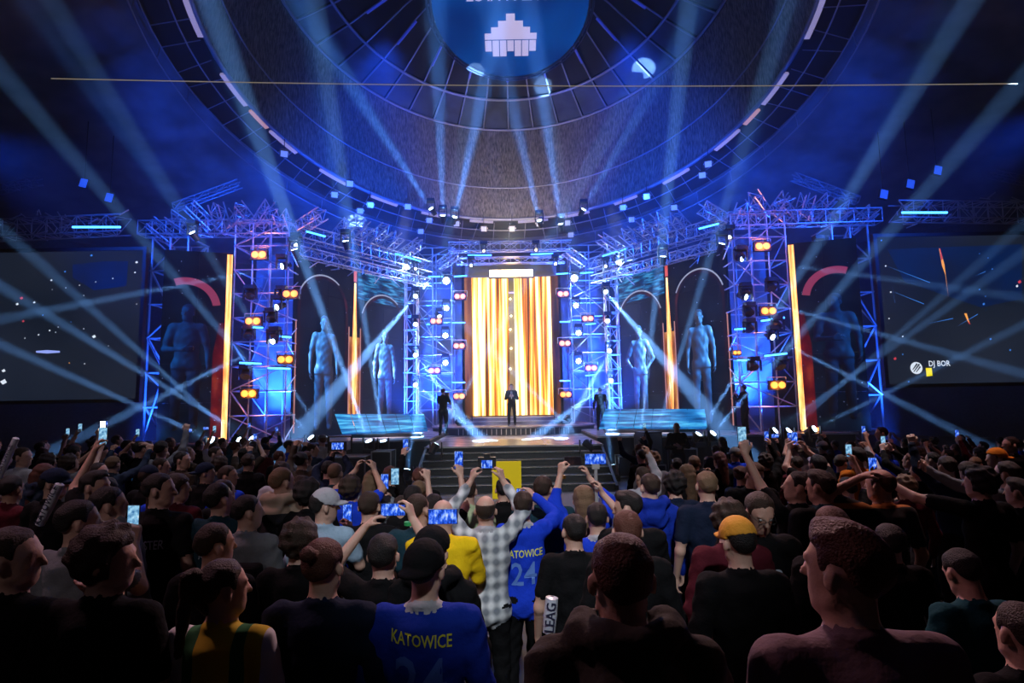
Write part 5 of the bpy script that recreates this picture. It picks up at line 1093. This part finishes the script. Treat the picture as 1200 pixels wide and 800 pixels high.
o, t = put(955, 530, 'up2', 'person holding a phone overhead in front of the brown-haired man', D=6.6, top='black', bottom='black', hair='short', hc='black'); phone(mid(o, t)+Vector((0, .03, .04)), 'upright phone with a bright picture held over the crowd on the right', m=scrb)
o, t = put(1030, 546, TP['headhand'], 'balding reddish man in black and orange resting a hand on his head', D=4.6, top='orangeblack', bottom='black', hair='thin', hc='red')
b = MB(); 
for a_ in (0, math.pi/2, math.pi/4): b.box((0, 0, 0), (.03, .006, .001), Matrix.Rotation(a_, 3, 'Z'))
wear_text(o, t, None, 0, .12, 1.2, pwh, 'back_emblem', mesh=b.mesh('emblem'))
put(1003, 522, 'clap', 'clapping man in a dark jacket with orange hood', D=7.2, top='orange', bottom='black', hair='short', hc='black')
o, t = put(1146, 545, 'pointL', 'curly dark-haired man in a black tee reaching left with a phone', D=4.8, top='black', bottom='black', hair='curly', hc='black'); phone(handpos(o, t, -1)+Vector((0, .02, .05)), 'blue-lit phone at the end of the reaching arm on the right', m=scrb)
o, t = put(1108, 532, 'upL_l', 'brown-haired man in navy with orange collar filming to the left', D=6.4, top='navy', bottom='black', hair='short', hc='brown')
put(1178, 538, figure(vox=.0125, L=((.34, .20, 1.52), (.52, .34, 1.66), (.6, .4, .5), (-.5, 1, 0), 1.35), top='long', yaw=R(20)), 'person in a pale grey sleeve punching a fist into the air', D=5.6, top='grey', bottom='black', hair='short', hc='brown')
put(1166, 524, 'down_left', 'person in an orange-brown cap near the right edge', D=7.2, top='black', bottom='black', hair='buzz', hc='brown', wear=('cap', 'cap', CL['orange'], 0))
put(1192, 558, 'clap', 'person with raised hands at the right edge', D=5.0, top='black', bottom='black', hair='quiff', hc='brown')
put(1183, 510, 'down_left', 'dark-haired man standing tall at the far right edge', D=8.5, top='black', bottom='black', hair='short', hc='brown')
put(880, 538, figure(vox=.0125, yaw=R(20), pitch=R(-22), top='long'), 'young fair man in a dark jacket facing the camera and looking down', D=5.9, rz=R(165), top='black', bottom='black', hair='quiff', hc='fair', eyes=True)
o, t = put(28, 522, figure(vox=.0125, yaw=R(-70)), 'man in a pale pinkish tee in profile at the left', D=8.0, top='lightgrey', bottom='black', hair='short', hc='brown')
put(190, 513, 'upR_l', 'person in a grey-green sweatshirt with one hand up at the left', D=9, top='grey', bottom='denim', hair='short', hc='black')
o, t = put(165, 515, figure(vox=.0135, L=HDH, Rr=HDH), 'person with both hands behind the head in a dark shirt with blue print', D=9.2, top='black', bottom='denim', hair='short', hc='black'); wear_text(o, t, 'IV', .16, 0, 1.25, mat('print_blue', (.05, .3, .7), .7), sx=.9)
o, t = put(87, 520, 'upR', 'person raising a phone with a glaring white light at the left', D=9, top='black', bottom='black', hair='short', hc='black'); hp_ = handpos(o, t, 1); phone(hp_+Vector((.02, .02, .05)), 'phone with a glaring white flash light at the left', m=mat('flash', (.5,)*3, .3, emit=(.8, .95, 1), es=30))
put(438, 549, figure(vox=.0125, L=FCE, Rr=FCE, top='long', yaw=R(-20)), 'woman with light brown hair and a black cap filming', D=6.2, top='grey', bottom='black', hair='long', hc='fair', wear=('cap', 'cap', CL['black'], 180))
phone(at(451, 564, 5.9), 'upright phone held by the woman in the black cap', m=scrb); phone(at(463, 558, 5.5), 'upright phone with a patterned pale picture', m=scrw)
o, t = put(471, 578, 'upR', 'person whose bare arm lifts the patterned phone', D=5.3, top='black', bottom='black', hair='short', hc='brown')
o, t = put(508, 576, 'upR', 'black-haired person whose arm is up before the stairs', D=4.95, top='black', bottom='black', hair='short', hc='black'); phone(handpos(o, t, 1)+Vector((0, .02, .05)), 'upright phone held up before the stage stairs', m=scrb)
put(548, 558, 'down_l', 'person in a pale green shirt behind the plaid shirt', D=5.5, top='green', bottom='black', hair='short', hc='brown')
put(590, 558, 'face', 'dark-haired photographer in front of the yellow board', D=5.9, top='black', bottom='black', hair='short', hc='black')
yb = empty('yellow_board', at(594, 562, 7.0), 'plain bright yellow square board standing in front of the stairs', 'sign')
MB().box((0, 0, 0), (.175, .02, .22)).build('board', mat('board_yellow', (.95, .70, .0), .6), yb); bar('post', (0, .03, -.2), (0, .03, -yb.location.z), .02, black, yb)
o, t = put(385, 538, figure(vox=.0135, L=UPH, Rr=UPH, top='long'), 'camera operator raising a rig with both hands left of centre', D=7.6, top='navy', bottom='black', hair='short', hc='black')
c = empty('video_camera_rig', mid(o, t)+Vector((0, .05, .06)), 'black video camera rig raised left of centre', 'camera'); MB().box((0, 0, 0), (.12, .1, .06)).build('camera_body', black, c); MB().tube((0, .1, 0), (0, .25, 0), .045, 10).build('camera_lens', black, c); MB().path([(-.16, 0, -.1), (-.16, 0, .12), (.16, 0, .12), (.16, 0, -.1)], .012, 6).build('cage', black, c); MB().box((0, -.104, 0), (.08, .003, .045)).build('camera_display', scrb, c)
put(1032, 499, 'face_l', 'camera operator in black on a raised spot at the right', D=10.5, floor_z=.15, top='black', bottom='black', hair='short', hc='brown', rz=R(50))
put(1132, 640, figure(vox=.0135, top='long', pitch=R(-20)), 'dark-haired person in a teal tee low at the right, mostly in shadow', D=3.0, top='tealb', bottom='black', hair='short', hc='black')
put(1192, 700, figure(vox=.0125, L=CHS), 'person in black cut off by the lower right corner with a forearm held out', D=2.3, top='black', bottom='black', hair='short', hc='brown')
put(1040, 610, 'down_l', 'dark-haired person in black right of the mauve tee man', D=3.6, top='black', bottom='black', hair='short', hc='black')
# inflatable sticks with lettering
def stick(c, L_, tilt, label, txt):
    o = empty('inflatable_stick', c, label, 'inflatable stick'); o.rotation_euler = (0, tilt, 0)
    b = MB(); seg = [(0, .01), (.03, .032), (.5, .036), (.97, .032), (1, .01)]
    for (a0, r0), (a1, r1) in zip(seg, seg[1:]): b.tube((0, 0, a0*L_), (0, 0, a1*L_), r0, 12, r1, caps=False)
    b.build('tube', mat('white_foil', (.55, .58, .66), .3), o, True)
    tm = text_mesh(txt, min(.07, L_*1.5/len(txt)), .9); x = link('lettering', tm, o, mat('print_dark', (.02, .02, .06), .6)); x.rotation_euler = (R(90), R(-90), 0); x.location = (0, -.038, L_*.5)
stick(at(46, 616, 4.6), .36, .42, 'white inflatable stick with dark lettering leaning at the left', 'KATOWICE'); stick(at(-2, 562, 6.5), .50, .35, 'white inflatable stick raised at the left edge', 'KATOWICE'); stick(at(643, 742, 3.0), .18, .12, 'short pale blue inflatable stick low in the middle', 'LEAG')
# -- the rest of the crowd, row on row
rnd = random.Random(21)
tops = ['black', 'black', 'black', 'navy', 'grey', 'black', 'teal', 'wine', 'blue', 'denim', 'brown', 'lightgrey', 'black']
poses = ['down', 'down_l', 'down_r', 'down_rl', 'down_left', 'look', 'face', 'face_l', 'clap', 'hood', 'down_l', 'look']
upp = ['up2', 'up2_l', 'upR', 'upR_l', 'upL', 'upL_l', 'fistR', 'fists']
cnt = {}
def seg_name(px): return 'far left' if px < 200 else 'left' if px < 400 else 'middle left' if px < 600 else 'middle right' if px < 800 else 'right' if px < 1000 else 'far right'
rows = [(511, 13.0, 24), (516, 11.2, 27), (522, 9.7, 30), (530, 8.3, 24), (541, 6.9, 26), (556, 5.7, 17)]
for ri, (py, h_, dx) in enumerate(rows):
    x = -10+rnd.uniform(0, dx)
    while x < 1210:
        px, pyy = x+rnd.uniform(-4, 4), py+rnd.uniform(-3, 5); x += dx*rnd.uniform(.8, 1.25)*1.15
        if 395 < px < 745 and ri < 4: continue
        if 500 < px < 740 and ri >= 4 : continue
        if 770 < px < 830 and ri < 3: continue
        D = h_*rnd.uniform(.96, 1.04); p = at(px, pyy, D)
        if any((p.x-a)**2+(p.y-b)**2 < .40**2 for a, b in PLACED): continue
        arm = rnd.random() < (.42 if ri < 4 else .10); T = rnd.choice(upp if arm else poses); tp = rnd.choice(tops); hr = rnd.choice(['short', 'short', 'quiff', 'curly', 'buzz', 'long', 'short', 'bun']); hc_ = rnd.choice(['black', 'brown', 'brown', 'fair', 'black', 'red'])
        capd = rnd.random() < .12; act = {'u': 'raising a phone' if T.startswith('up') else '', 'f': 'raising a fist' if T.startswith('fist') else 'filming', 'c': 'clapping', 'd': 'standing', 'l': 'standing', 'h': 'standing'}[T[0]]
        hcn = {'black': 'black', 'brown': 'brown', 'fair': 'fair', 'red': 'auburn'}[hc_]
        lab = '%s-haired person in %s%s %s, %s row, %s' % (hcn, tp.replace('lightgrey', 'pale grey').replace('teal', 'dark teal').replace('wine', 'dark red'), ' and cap' if capd else '', act, ('farthest', 'sixth', 'fifth', 'fourth', 'third', 'second')[ri], seg_name(px))
        key = lab; cnt.setdefault(key, []).append(px)
        lr = 'short-haired' if hr in ('short', 'buzz') else 'curly' if hr == 'curly' else 'long-haired' if hr == 'long' else 'swept-haired'
        if len(cnt[key]) > 1: lab = lab.replace('-haired', ' %s' % lr, 1)
        o, t = put(px, pyy, T, lab, D=D, top=tp, bottom=rnd.choice(['black', 'denim']), hair='buzz' if capd else hr, hc=hc_, rz=rnd.uniform(-.25, .25), wear=('cap', 'cap', CL[rnd.choice(['black', 'navy', 'grey'])], rnd.choice([0, 180])) if capd else None, group='crowd in front of the stage', sk=skin2 if rnd.random() < .25 else None)
        if T.startswith('up') and rnd.random() < .8:
            q = mid(o, t) if '2' in T else handpos(o, t, 1 if 'R' in T else -1); phone(q+Vector((0, .03, .04)), 'phone of the '+lab.replace(' raising a phone', ''), land=rnd.random() < .25, m=rnd.choice([scrb, scrb, scrw]), size=.85)
print('PEOPLE', len(PLACED))
